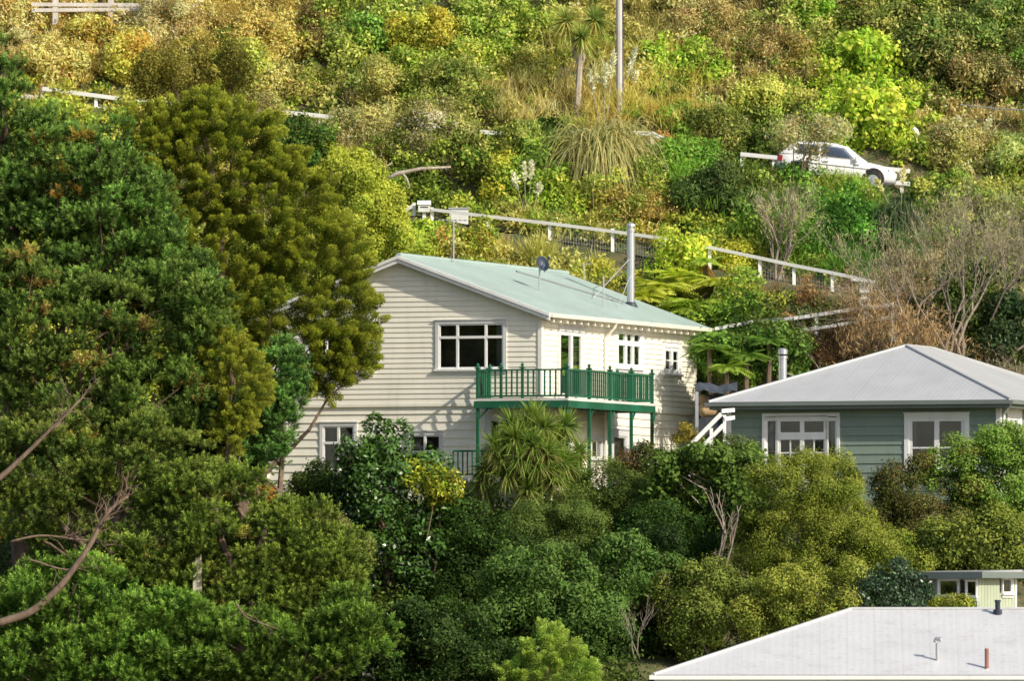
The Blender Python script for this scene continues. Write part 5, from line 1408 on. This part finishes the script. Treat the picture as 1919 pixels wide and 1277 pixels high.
def slope_group():
    # upper left, dry and golden
    S('orange-gold dry bush above the left end of the white road fence', 185, 90, 70, 60, (176, 130, 44), (218, 180, 86), leaf=.11)
    S('tan dry bush at the far upper left under the timber fence', 110, 120, 60, 60, (184, 144, 74), (222, 188, 112), leaf=.1)
    S('pinkish brown twiggy bush right of the timber fence', 320, 50, 90, 45, (160, 132, 84), (204, 178, 122), leaf=.09, asp=.25)
    S('russet bush on the upper slope left of the dark green bush', 480, 80, 70, 60, (146, 112, 54), (192, 154, 84), leaf=.1)
    S('lime-tinged bush above the macrocarpa top', 440, 130, 50, 60, (140, 146, 40), (182, 176, 70), leaf=.1)
    S('olive straw bush behind the macrocarpa on the road edge', 520, 170, 60, 55, (130, 126, 54), (176, 160, 84), leaf=.09)
    S('yellow-orange bush beside the golden one on the upper left', 250, 120, 45, 50, (190, 150, 46), (226, 188, 80), leaf=.1)
    S('pale brown bush between the timber fence and the rust bushes', 400, 60, 60, 50, (150, 124, 66), (188, 158, 96), leaf=.09, asp=.35)
    S('yellow-green bush on the left edge of the road above the fence gap', 130, 232, 40, 18, (140, 150, 30), (188, 184, 60), leaf=.1, d=33.)
    S('orange-tinged shrub at the very top left edge', 40, 40, 50, 50, (184, 140, 70), (216, 180, 100), leaf=.1)
    # upper middle
    S('dark green leafy bush at the top left of centre', 680, 80, 55, 55, (40, 86, 28), (84, 130, 48), tip=(110, 150, 64), leaf=.13)
    S('mustard yellow-green bush right of the dark green bush at the top', 810, 75, 75, 65, (136, 128, 22), (182, 166, 46), leaf=.1)
    S('shadow-brown bush left of the dark green bush at the top', 600, 60, 45, 55, (84, 66, 40), (130, 104, 60), leaf=.09, asp=.3)
    S('grey-green spiky shrub above the middle of the road fence', 860, 180, 75, 70, (88, 104, 44), (138, 146, 78), leaf=.12, asp=.25)
    S('olive shrub with dark hollows left of centre above the road', 720, 180, 60, 60, (104, 106, 48), (152, 146, 80), leaf=.11, asp=.3)
    S('light green shrub at the top centre beside the cabbage tree', 960, 60, 60, 60, (104, 136, 40), (156, 172, 70), leaf=.11)
    S('small bright green shrub below the top centre', 900, 120, 40, 40, (110, 140, 40), (150, 168, 66), leaf=.11)
    S('yellowish shrub below the tall cabbage tree', 1010, 150, 45, 45, (150, 150, 50), (190, 178, 84), leaf=.1)
    S('tangled brown-green shrub straddling the road fence in the middle', 830, 275, 95, 70, (84, 86, 44), (140, 130, 84), leaf=.10, asp=.3, accent=(190, 176, 150), pacc=.1)
    S('grey-brown twiggy shrub left of the road fence middle', 650, 260, 55, 45, (120, 108, 70), (160, 146, 100), leaf=.09, asp=.25)
    S('dark green shrub under the pale dead branch', 770, 350, 60, 40, (40, 66, 22), (92, 120, 36), leaf=.12)
    S('yellow-green upright shrub left of the plumes', 945, 350, 28, 55, (140, 150, 20), (190, 190, 40), leaf=.11)
    S('dark shrub left of the big drooping toetoe', 1020, 285, 60, 45, (36, 74, 30), (80, 116, 48), leaf=.13)
    S('leafy green bush right of the lower plumes', 1045, 380, 45, 36, (80, 120, 24), (140, 164, 44), leaf=.12)
    S('red-brown shrub above the path fence in the middle', 1150, 385, 50, 30, (104, 100, 36), (150, 142, 50), leaf=.1, accent=(170, 100, 66), pacc=.15)
    S('rusty red small shrub by the road edge left of the flax', 1243, 285, 22, 22, (150, 84, 46), (186, 120, 66), leaf=.1)
    S('bright grass-green shrub right of the drooping toetoe', 1290, 300, 60, 38, (48, 100, 32), (92, 146, 48), leaf=.14, asp=.25)
    S('small orange shrub beside the dark flax above the path fence', 1240, 395, 26, 26, (170, 90, 50), (190, 130, 60), leaf=.1)
    S('pale green low bush left of the flue above the roof', 780, 450, 60, 34, (100, 134, 24), (160, 176, 50), leaf=.12)
    S('yellow-green leafy bush above the left end of the mint roof', 870, 465, 60, 32, (96, 122, 26), (160, 166, 54), leaf=.11, accent=(176, 100, 60), pacc=.08)
    S('mustard bush just above the ridge of the mint roof', 1100, 514, 60, 18, (130, 134, 28), (176, 166, 44), leaf=.1)
    for px, py, rx, ry, a, b_, lab in ((330, 215, 55, 30, (120, 116, 44), (170, 150, 66), 'olive scrub bush hiding the road fence above the macrocarpa'),
        (500, 222, 48, 28, (104, 100, 50), (156, 140, 84), 'brownish scrub bush over the road fence right of the macrocarpa top'),
        (700, 245, 40, 30, (112, 112, 60), (160, 150, 96), 'grey-green bush over the road fence left of the white box'),
        (845, 258, 40, 30, (84, 98, 40), (140, 144, 74), 'green bush over the road fence right of the white box'),
        (985, 262, 30, 28, (92, 112, 44), (160, 160, 84), 'straw-green bush over the road fence below the tall cabbage tree')):
        S(lab, px, py, rx, ry, a, b_, leaf=.1, asp=.35, d=d2px(px) - .8)
    for px, py, rx, ry, a, b_, lab in ((1440, 345, 46, 24, (60, 80, 34), (116, 124, 60), 'dark scrubby bush in front of the rear of the car'),
        (1545, 358, 50, 14, (96, 112, 40), (150, 156, 70), 'low olive scrub along the road edge under the car doors')):
        S(lab, px, py, rx, ry, a, b_, leaf=.1, asp=.3, d=d2px(px) - .6)
    # right of the pole
    S('bright green rounded bush right of the power pole', 1240, 130, 55, 60, (90, 132, 30), (140, 178, 54), tip=(162, 190, 66), leaf=.13)
    S('mid green bush right of the bright rounded bush', 1315, 140, 55, 55, (80, 122, 30), (132, 160, 56), leaf=.12)
    S('brown-pink scrub bush at the top right of centre', 1300, 45, 75, 45, (124, 106, 62), (178, 152, 100), leaf=.1, asp=.3)
    S('tan scrub bush on the upper slope right of centre', 1420, 90, 75, 65, (128, 106, 62), (176, 150, 94), leaf=.1, asp=.35)
    S('rust-spotted scrub bush beside the top of the lime vine', 1500, 120, 45, 50, (116, 100, 48), (168, 144, 80), leaf=.1, accent=(170, 100, 50), pacc=.15)
    S('bright green bush at the top edge right of centre', 1510, 20, 45, 36, (84, 126, 34), (134, 168, 54), leaf=.12)
    S('olive domed bush above the parked car', 1430, 200, 85, 55, (112, 122, 40), (162, 160, 66), tip=(178, 172, 84), leaf=.09)
    S('grey twiggy bush directly above the car roof', 1500, 250, 75, 36, (128, 116, 80), (172, 158, 118), leaf=.1, asp=.2, d=25.3, cover=.4)
    S('shadowy olive bush left of the car', 1340, 250, 55, 45, (84, 92, 36), (130, 128, 62), leaf=.1, asp=.35)
    S('tall lime-green vine covering the slope right of the olive bush', 1620, 130, 75, 80, (120, 160, 20), (172, 206, 40), leaf=.15, asp=.8)
    S('lower lime-green vine spilling down to the road barrier', 1635, 235, 80, 70, (124, 164, 20), (176, 210, 40), leaf=.15, asp=.8)
    S('mixed dark bush at the top right', 1660, 40, 80, 45, (66, 78, 34), (126, 124, 62), leaf=.11)
    S('deep green bush with shadows in the upper right corner', 1760, 110, 80, 70, (40, 64, 32), (96, 106, 52), leaf=.12, accent=(190, 130, 90), pacc=.05)
    S('green and tan mottled bush at the right edge near the top', 1870, 60, 70, 60, (60, 92, 44), (120, 128, 72), leaf=.11)
    S('tan-flecked dark bush on the right slope', 1860, 150, 70, 50, (80, 78, 40), (144, 128, 76), leaf=.1, accent=(176, 146, 100), pacc=.15)
    S('small vivid green bush right of the lime vine', 1745, 215, 40, 36, (90, 140, 30), (140, 180, 56), leaf=.12)
    S('straw-coloured bush at the right above the bare trees', 1800, 290, 70, 50, (130, 120, 66), (176, 162, 106), leaf=.11, asp=.22)
    S('grey-green bush at the right edge above the bare trees', 1890, 300, 50, 50, (104, 116, 70), (150, 154, 104), leaf=.1, asp=.3)
    S('dark green bush between the toetoe and the bare trees', 1760, 370, 55, 45, (54, 84, 26), (104, 126, 44), leaf=.11)
    S('olive bush below the dark green bush at the right', 1730, 425, 38, 45, (80, 104, 24), (126, 144, 40), leaf=.11)
    S('dark leafy thicket left of the pale bare stems', 1345, 385, 75, 60, (26, 50, 26), (70, 90, 48), leaf=.15, asp=.25)
    S('shaded green bank plant below the parked car', 1540, 460, 60, 55, (40, 88, 28), (76, 128, 44), leaf=.14, asp=.3)
    S('deep green grassy bush in the hollow right of the pale bare stems', 1610, 440, 70, 70, (34, 84, 30), (64, 120, 44), leaf=.16, asp=.2)
    S('olive fern-like bush under the nose of the car', 1590, 375, 55, 26, (84, 110, 34), (136, 140, 60), leaf=.12, asp=.25)
    S('yellow bush leaning on the path fence', 1385, 490, 36, 32, (150, 148, 16), (196, 184, 30), leaf=.10)
    S('lime green climber draped over the path fence by the flue', 1270, 485, 42, 50, (110, 150, 16), (178, 196, 34), leaf=.13)
    S('dense green bush behind the cream house corner', 1380, 665, 85, 50, (34, 66, 22), (76, 106, 38), rcl=.24, leaf=.12, d=10.3)
    S('mid green bush above the left hip of the green cottage', 1470, 655, 65, 50, (40, 72, 28), (86, 116, 50), rcl=.26, leaf=.12, d=10.2)
    S('feathery green bush right behind the gutter end of the cream house', 1340, 600, 60, 26, (70, 110, 24), (130, 150, 44), leaf=.11, d=15.2)
    S('brown dry bush on the bank below the two-rail fence', 1560, 645, 60, 26, (80, 50, 36), (124, 92, 66), leaf=.09, asp=.25, d=11.8)
    S('dark shrub at the right edge behind the bare trees', 1880, 620, 60, 60, (20, 44, 30), (54, 74, 48), leaf=.11, d=12.)
    S('green shrub behind the bare trees at the right', 1800, 560, 70, 60, (30, 62, 26), (84, 104, 50), leaf=.11, d=13.)
    # ferns behind the roof
    for (px, py, d, L, n, col, lab) in [
        (1235, 540, 17.2, 1.5, 28, (166, 172, 44), 'yellow-green tree fern spreading beside the steel flue'),
        (1300, 578, 16.0, 1.6, 30, (136, 158, 40), 'low tree fern above the far corner of the mint roof'),
        (1340, 535, 17.6, 1.4, 28, (166, 178, 44), 'bright tree fern under the path fence'),
        (1425, 585, 16.0, 1.1, 22, (120, 150, 44), 'arching tree fern left of the bank below the path fence'),
        (1350, 632, 13.0, 1.4, 26, (92, 132, 40), 'shaded tree fern behind the cream house corner'),
        (1275, 520, 18.0, 1.3, 26, (176, 186, 44), 'lime tree fern between the flue and the bright fern'),
        (1380, 600, 15.2, 1.4, 26, (140, 156, 44), 'golden-tipped tree fern above the feathery bush'),
        (1210, 560, 16.4, 1.2, 22, (160, 160, 44), 'small yellowish tree fern at the ridge behind the flue base'),
        (1400, 668, 9.3, .95, 28, (70, 108, 38), 'dark green fern above the left end of the cottage roof'),
        (1330, 655, 9.2, .95, 30, (78, 112, 38), 'layered tree fern touching the far gutter of the cream house'),
        (1362, 690, 8.6, .9, 26, (96, 124, 40), 'yellowish fern low between the cream wall and the steel cottage flue'),
        (1440, 640, 9.6, .9, 26, (76, 116, 44), 'mid green fern below the left end of the two-rail fence')]:
        fern('tree_fern', lab, px, py, d, L, n, col)
    fern('tree_fern', 'fern with rust-brown dead fronds beside the lime climber', 1322, 492, 18.6, .9, 14, (120, 140, 40), old=(170, 96, 50))
    # toetoe, flax, cabbage trees
    cabbage('cabbage_tree', 'tall forked cabbage tree on the upper slope left of the power pole', [(1062, 40, 1.0, 0), (1115, 38, 1.05, .2), (1090, 70, .9, -.3)], float(hit(1085, 240, 26)[1]), 1083, (84, 112, 54), (160, 170, 96), (200, 160, 70), L=.66, nl=190)
    tussock('toetoe', 'huge drooping toetoe clump below the power pole', 'toetoe', 1130, 322, 20, 2.9, 2600, (100, 112, 54), (186, 178, 122), spread=.7, width=.036, ex=2.6, fall=(.7, 2.1), lift=(0, -.7, .75), plumes=[(-25, 150), (5, 165), (20, 190), (62, 195)], dead=(190, 164, 104))
    tussock('toetoe', 'toetoe clump with four cream plumes above the path fence', 'toetoe', 990, 425, 20, 1.3, 330, (120, 124, 50), (180, 168, 90), plumes=[(-28, 105), (-8, 125), (6, 128), (22, 85)], dead=(180, 150, 90))
    tussock('toetoe', 'toetoe with pale plumes high beside the power pole', 'toetoe', 1178, 205, 26, 1.5, 260, (140, 126, 60), (200, 176, 100), plumes=[(4, 90), (14, 75), (-60, 70)], dead=(200, 170, 100))
    tussock('toetoe', 'dark blue-green drooping toetoe with two cream plumes below the car nose', 'toetoe', 1685, 470, 15, 2.2, 650, (30, 52, 42), (84, 104, 78), spread=.55, ex=2.7, fall=(.9, 1.9), lift=(0, -.8, 1.0), plumes=[(-45, 80), (6, 100)], plume_col=(220, 190, 140))
    tussock('toetoe', 'straw-coloured toetoe with ragged plumes at the right edge', 'toetoe', 1815, 300, 22, 1.6, 420, (140, 124, 70), (196, 176, 116), plumes=[(-55, 70), (-20, 85), (10, 75), (40, 80)], dead=(190, 166, 112))
    tussock('flax', 'dark strap-leaved flax left of the pale bare stems', 'flax', 1330, 430, 18, 1.6, 200, (34, 60, 34), (84, 104, 60), droop=.3, spread=.6, width=.075)
    tussock('flax', 'flax with olive arching leaves below the parked car', 'flax', 1475, 405, 18, 1.5, 140, (96, 108, 44), (150, 150, 84), droop=.5, spread=.8, width=.07)
    tussock('flax', 'pale upright flax at the right edge among bare twigs', 'flax', 1885, 420, 15, 1.5, 160, (84, 120, 60), (150, 172, 108), droop=.25, spread=.6, width=.06)
    tussock('grass_clump', 'tall dry grass clump behind the middle of the mint roof ridge', 'grass clump', 1010, 500, 15, 1.5, 420, (124, 128, 50), (190, 178, 96), spread=.4, droop=.4, width=.028)
    tussock('grass_clump', 'dry grass clump left of the tall one behind the roof ridge', 'grass clump', 940, 490, 15, 1.1, 300, (130, 124, 50), (184, 166, 90), spread=.4, droop=.4, width=.028)
    tussock('grass_clump', 'lush green grass clump right of the two-rail road section', 'grass clump', 1300, 330, 20, 1.0, 300, (30, 110, 26), (80, 160, 50), spread=.6, droop=.5, width=.04)
    tussock('grass_clump', 'deep green tall grass in the hollow below the car', 'grass clump', 1580, 520, 14, 1.3, 480, (36, 94, 30), (76, 142, 50), spread=.6, droop=.5, width=.045)
    # bare trees
    bare_tree('bare_tree', 'pale multi-stemmed leafless tree behind the right slope of the cottage roof', 1800, 660, 10.8, 7.0, 4, 6, .10, spread=.36, haze=((150, 136, 106), 5200))
    bare_tree('bare_tree', 'leafless tree with long leaning limbs at the right edge', 1870, 660, 11.5, 6.4, 4, 6, .08, spread=.38, haze=((140, 134, 100), 4200), lean=(.25, 0))
    bare_tree('bare_bush', 'reddish brown leafless bush above the ridge of the cottage roof', 1700, 660, 10.6, 3.9, 12, 5, .04, 'bark', spread=.42, haze=((176, 130, 100), 6500), cat='bare bush')
    bare_tree('bare_bush', 'grey-brown tangle of twigs at the right end of the cottage roof', 1885, 700, 9.9, 2.6, 9, 5, .04, 'bark', spread=.5, haze=((130, 116, 100), 2600), cat='bare bush')
    bare_tree('bare_tree', 'pale leafless stems fanning up in front of the car', 1462, 475, 20.2, 3.9, 6, 3, .055, spread=.22, haze=((170, 156, 120), 1500))
    bare_tree('bare_sapling', 'two thin grey stems rising before the white two-rail fence', 1588, 668, 10.4, 2.6, 2, 3, .035, spread=.22, haze=None, cat='bare sapling')
    # fallen pale branch
    o = P(720, 335, 25.); r = empty('dead_branch', o); tag(r, 'pale fallen dead branch lying in the scrub above the letter box', 'branch')
    m = MB(); q = lambda x, y, dd=0: P(x, y, 25. + dd) - o
    m.tube([q(718, 338), q(745, 325), q(790, 316), q(845, 313)], [.05, .075, .06, .03], 7); m.tube([q(752, 322), q(762, 335), q(768, 352)], [.05, .04, .03], 6); m.tube([q(712, 318), q(735, 305)], [.03, .02], 5)
    m.build('branch', M['paleb'], r, smooth=True)
slope_group()

# ================================================================ scrub and grass that nobody could count
def scrub():
    seeds = [  # px, py, dark tint, light tint, kind (b leaf, t twig/straw, g grass)
        (60, 60, (180, 140, 74), (230, 196, 126), 'bt'), (160, 130, (170, 130, 56), (228, 190, 108), 'bt'), (90, 150, (190, 140, 80), (230, 190, 130), 't'), (300, 70, (170, 140, 86), (212, 184, 126), 'bt'),
        (430, 50, (156, 128, 56), (204, 174, 96), 'bt'), (520, 110, (150, 130, 52), (200, 172, 90), 'bt'), (580, 160, (132, 132, 58), (190, 178, 96), 'b'),
        (650, 130, (104, 122, 48), (162, 166, 80), 'b'), (700, 200, (108, 122, 54), (176, 170, 104), 'b'), (800, 140, (108, 128, 40), (166, 172, 72), 'b'), (880, 60, (98, 130, 44), (160, 178, 84), 'b'),
        (960, 130, (120, 136, 44), (176, 170, 80), 'b'), (1000, 190, (190, 160, 90), (226, 192, 126), 'g'), (1080, 170, (196, 168, 96), (230, 200, 130), 'g'), (1130, 110, (150, 146, 66), (204, 182, 104), 'bg'), (1200, 210, (176, 150, 60), (214, 180, 90), 'g'),
        (1200, 40, (126, 118, 54), (180, 160, 92), 'bt'), (1260, 40, (116, 116, 58), (182, 166, 108), 'bt'), (1380, 50, (126, 112, 62), (184, 160, 104), 'bt'), (1460, 60, (104, 120, 50), (176, 168, 96), 'bb'), (1420, 140, (140, 124, 70), (194, 172, 112), 'bt'),
        (1560, 50, (90, 104, 40), (150, 146, 72), 'b'), (1620, 180, (120, 160, 20), (170, 205, 40), 'b'), (1660, 270, (124, 164, 20), (172, 205, 40), 'b'), (1720, 60, (60, 86, 38), (134, 142, 76), 'b'), (1830, 120, (58, 80, 40), (136, 136, 84), 'b'), (1880, 40, (52, 86, 40), (120, 130, 70), 'b'), (1760, 170, (60, 70, 34), (126, 116, 64), 'b'),
        (1800, 250, (140, 120, 66), (196, 166, 110), 'bt'), (1700, 330, (110, 120, 50), (160, 160, 80), 'b'), (1880, 350, (110, 122, 50), (166, 164, 84), 'b'),
        (680, 280, (112, 100, 56), (164, 148, 96), 'bt'), (850, 250, (96, 100, 44), (150, 142, 76), 'b'), (900, 320, (64, 78, 26), (124, 128, 50), 'b'), (760, 370, (50, 66, 20), (110, 130, 40), 'b'), (1000, 330, (50, 86, 26), (110, 140, 46), 'b'),
        (1100, 390, (90, 104, 30), (156, 160, 56), 'b'), (1200, 380, (84, 108, 36), (146, 152, 62), 'b'), (1180, 420, (130, 110, 50), (176, 150, 80), 'bt'), (1280, 350, (40, 96, 28), (96, 150, 44), 'bg'), (1390, 330, (44, 62, 28), (96, 112, 52), 'b'), (1520, 420, (30, 90, 26), (70, 140, 44), 'bg'), (1620, 470, (18, 80, 26), (48, 124, 42), 'g'), (1480, 480, (50, 96, 30), (110, 140, 50), 'bg'),
        (800, 440, (100, 126, 24), (170, 176, 52), 'b'), (950, 470, (120, 118, 44), (176, 160, 80), 'bg'), (1100, 470, (126, 128, 60), (184, 176, 104), 'bg'), (1180, 500, (120, 124, 30), (170, 164, 54), 'b'), (1300, 540, (90, 120, 30), (150, 160, 50), 'b'), (1450, 560, (90, 110, 30), (140, 140, 50), 'b'), (1500, 620, (110, 72, 50), (140, 104, 70), 'bt'), (1600, 620, (90, 62, 46), (134, 100, 74), 't'),
        (1700, 560, (96, 84, 60), (150, 130, 96), 't'), (1850, 550, (50, 62, 34), (110, 110, 64), 'b'), (1400, 640, (40, 86, 24), (96, 136, 44), 'b'), (300, 220, (120, 120, 40), (170, 150, 60), 'b'), (120, 210, (140, 150, 40), (190, 186, 70), 'b')]
    SP = np.array([(s[0], s[1]) for s in seeds], float)
    A = np.array([colour(s[2], .82) for s in seeds]); B = np.array([colour(s[3], .88) for s in seeds])
    GA, GB = colour((62, 104, 34), .8), colour((128, 164, 56), .85)
    n = 16500
    d = rng.uniform(13.5, 49, n); x = rng.uniform(-26, 27, n); z = G(x, d)
    px = CXP + x / (DCAM + d) * FPX; py = HOR - z / (DCAM + d) * FPX
    d1, z1, d2, z2 = path_lines(x)
    ok = (np.abs(d - d1) > 1.05) & (np.abs(d - d2) > 1.95) & (px > -420) & (px < 2360) & (py > -70)
    ok &= ~((x < 6.3) & (d < 15.5)); ok &= ~((x >= 6.3) & (d < 12.2))
    for (ex, ey, rx, ry) in ((1130, 335, 80, 42), (140, 190, 115, 26), (690, 228, 95, 15), (1650, 318, 70, 16), (1130, 470, 110, 24), (1500, 535, 130, 34), (1680, 440, 50, 70), (1550, 575, 130, 26), (1590, 335, 100, 30), (1300, 520, 110, 60)):
        front = (d < d1 - .5) if ey > 450 else (d < d2 - .8) if ey < 330 else (d > 0)
        ok &= (((px - ex) / rx) ** 2 + ((py - ey) / ry) ** 2 > 1) | ~front
    fenceband = np.abs(d - (d1 - 1.)) < .5
    ok &= ~(fenceband & (rng.random(n) < .6))
    px, py, x, d, z = px[ok], py[ok], x[ok], d[ok], z[ok]
    z = z + np.where(np.minimum(np.abs(d - d1[ok]), np.abs(d - d2[ok])) > 2.4, rng.uniform(0, .9, len(z)) ** 1.4, 0)
    cb, cg, ct = Cloud(), Cloud(), Cloud()
    for i in range(len(x)):
        j = np.argmin(((SP - (px[i] + rng.normal() * 28, py[i] + rng.normal() * 22)) ** 2 * (1, 1.6)).sum(1))
        kind = seeds[j][4][rng.integers(len(seeds[j][4]))]
        t = rng.beta(1, 1); c = (A[j] * (1 - t) + B[j] * t) * rng.uniform(.6, 1.2)
        if kind == 'b' and rng.random() < (.1 if (px[i] < 560 and py[i] < 180) else .38): c = (GA * (1 - t) + GB * t) * rng.uniform(.55, 1.15)
        p = np.array((x[i], d[i], z[i])); r = rng.choice([.2, .3, .4, .55])
        if kind == 'b':
            k = int(85 * (r / .4) ** 2) + 12; u = unit(rng.normal(size=(k, 3)) + np.array((0, -.4, .5)))
            rf = rng.uniform(.4, 1., k)[:, None]
            pos = p + (0, 0, r * .45) + u * r * rf * np.array((1, 1, .9))
            cc = np.repeat(c[None], k, 0); mk = rng.random(k) < .3; cc[mk] = (A[j] if rng.random() < .5 else B[j] * 1.15)
            leaves(cb, pos, unit(rng.normal(size=(k, 3)) + u * .3), .16 * rng.uniform(.5, 1.3, k), .085 * rng.uniform(.6, 1.2, k), cc * rng.lognormal(0, .28, (k, 1)) * (.55 + .45 * rf), face=u + (0, -.2, .2))  # tint falls off inward, painting each clump's self-shadow
        elif kind == 'g':
            k = 60; o = rng.normal(size=(k, 3)) * (.28, .28, .02)
            u = unit(rng.normal(size=(k, 3)) * (.45, .45, .1) + (0, 0, 1.))
            cc = c * rng.uniform(.6, 1.25, (k, 1)); blades(cg, p + o, u, rng.uniform(.35, .95, k), .022, rng.uniform(.1, .6, k), cc, cc * 1.15, seg=3)
        else:
            k = 95; o = rng.normal(size=(k, 3)) * (.2, .2, .05) * r * 2
            u = unit(rng.normal(size=(k, 3)) * (.8, .8, .4) + (0, -.2, .9))
            cc = c * rng.uniform(.55, 1.25, (k, 1)); blades(ct, p + o, u, rng.uniform(.25, .75, k), .016, .08, cc, seg=2)
            k = 45; uu = unit(rng.normal(size=(k, 3)) + (0, -.3, .5)); leaves(ct, p + (0, 0, r * .5) + uu * r, unit(rng.normal(size=(k, 3))), .09, .045, c * rng.uniform(.7, 1.3, (k, 1)))
    tag(cb.build('leafy_scrub', 'leaf'), 'low leafy scrub covering the whole slope behind the houses', 'scrub', kind='stuff')
    tag(cg.build('slope_grass', 'blade'), 'dry and green grass growing between the bushes on the slope', 'grass', kind='stuff')
    tag(ct.build('dry_scrub', 'dry'), 'tan twiggy dry scrub mixed through the slope', 'scrub', kind='stuff')
    # shaded undergrowth beneath the front trees
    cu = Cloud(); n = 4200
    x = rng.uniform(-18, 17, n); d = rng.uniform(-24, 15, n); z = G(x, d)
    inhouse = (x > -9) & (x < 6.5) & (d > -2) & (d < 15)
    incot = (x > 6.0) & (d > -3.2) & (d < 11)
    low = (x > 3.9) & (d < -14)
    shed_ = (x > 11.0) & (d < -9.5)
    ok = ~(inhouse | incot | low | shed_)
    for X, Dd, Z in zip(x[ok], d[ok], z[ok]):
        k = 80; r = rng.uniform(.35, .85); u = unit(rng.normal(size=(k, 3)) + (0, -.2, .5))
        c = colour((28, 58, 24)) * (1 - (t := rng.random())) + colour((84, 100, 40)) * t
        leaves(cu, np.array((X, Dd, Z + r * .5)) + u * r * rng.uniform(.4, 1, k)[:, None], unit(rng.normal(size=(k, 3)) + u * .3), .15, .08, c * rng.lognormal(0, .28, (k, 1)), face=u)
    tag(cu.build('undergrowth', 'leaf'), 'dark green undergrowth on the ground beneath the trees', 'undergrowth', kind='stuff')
scrub()
# ================================================================ camera, sun, sky
cam = bpy.data.cameras.new('camera'); cam.sensor_width = 36; cam.lens = 36 * FPX / 1919
cam.shift_y = (HOR - 638.5) / 1919; cam.shift_x = -.5 / 1919
cam.clip_start = 1; cam.clip_end = 5000
co = bpy.data.objects.new('camera', cam); COL.objects.link(co)
co.location = (0, -DCAM, 0); co.rotation_euler = (math.pi / 2, 0, 0)
scene.camera = co
az_x, az_y, el = .77, -.64, math.radians(33)
hn = math.hypot(az_x, az_y)
sd = Vector((az_x / hn * math.cos(el), az_y / hn * math.cos(el), math.sin(el)))
sun = bpy.data.lights.new('sun', 'SUN'); sun.energy = 5.0; sun.angle = math.radians(.53); sun.color = (1., .92, .77)
so = bpy.data.objects.new('sun', sun); COL.objects.link(so); so.location = (40, -60, 60)
so.rotation_euler = (-sd).to_track_quat('-Z', 'Y').to_euler()
w = bpy.data.worlds.new('World'); scene.world = w; w.use_nodes = True
nt = w.node_tree; bg = nt.nodes['Background']
sky = nt.nodes.new('ShaderNodeTexSky'); sky.sky_type = 'NISHITA'; sky.sun_disc = False
sky.sun_elevation = el; sky.sun_rotation = math.atan2(az_x, az_y)
sky.air_density = 1.0; sky.dust_density = 2.0
nt.links.new(sky.outputs[0], bg.inputs[0]); bg.inputs[1].default_value = .15
scene.view_settings.view_transform = 'Standard'; scene.view_settings.look = 'None'
scene.view_settings.exposure = 0; scene.view_settings.gamma = 1
scene.cycles.max_bounces = 8; scene.cycles.diffuse_bounces = 5; scene.cycles.transparent_max_bounces = 8
scene.cycles.use_denoising = True
scene.cycles.pixel_filter_type = 'BLACKMAN_HARRIS'; scene.cycles.filter_width = 1.6
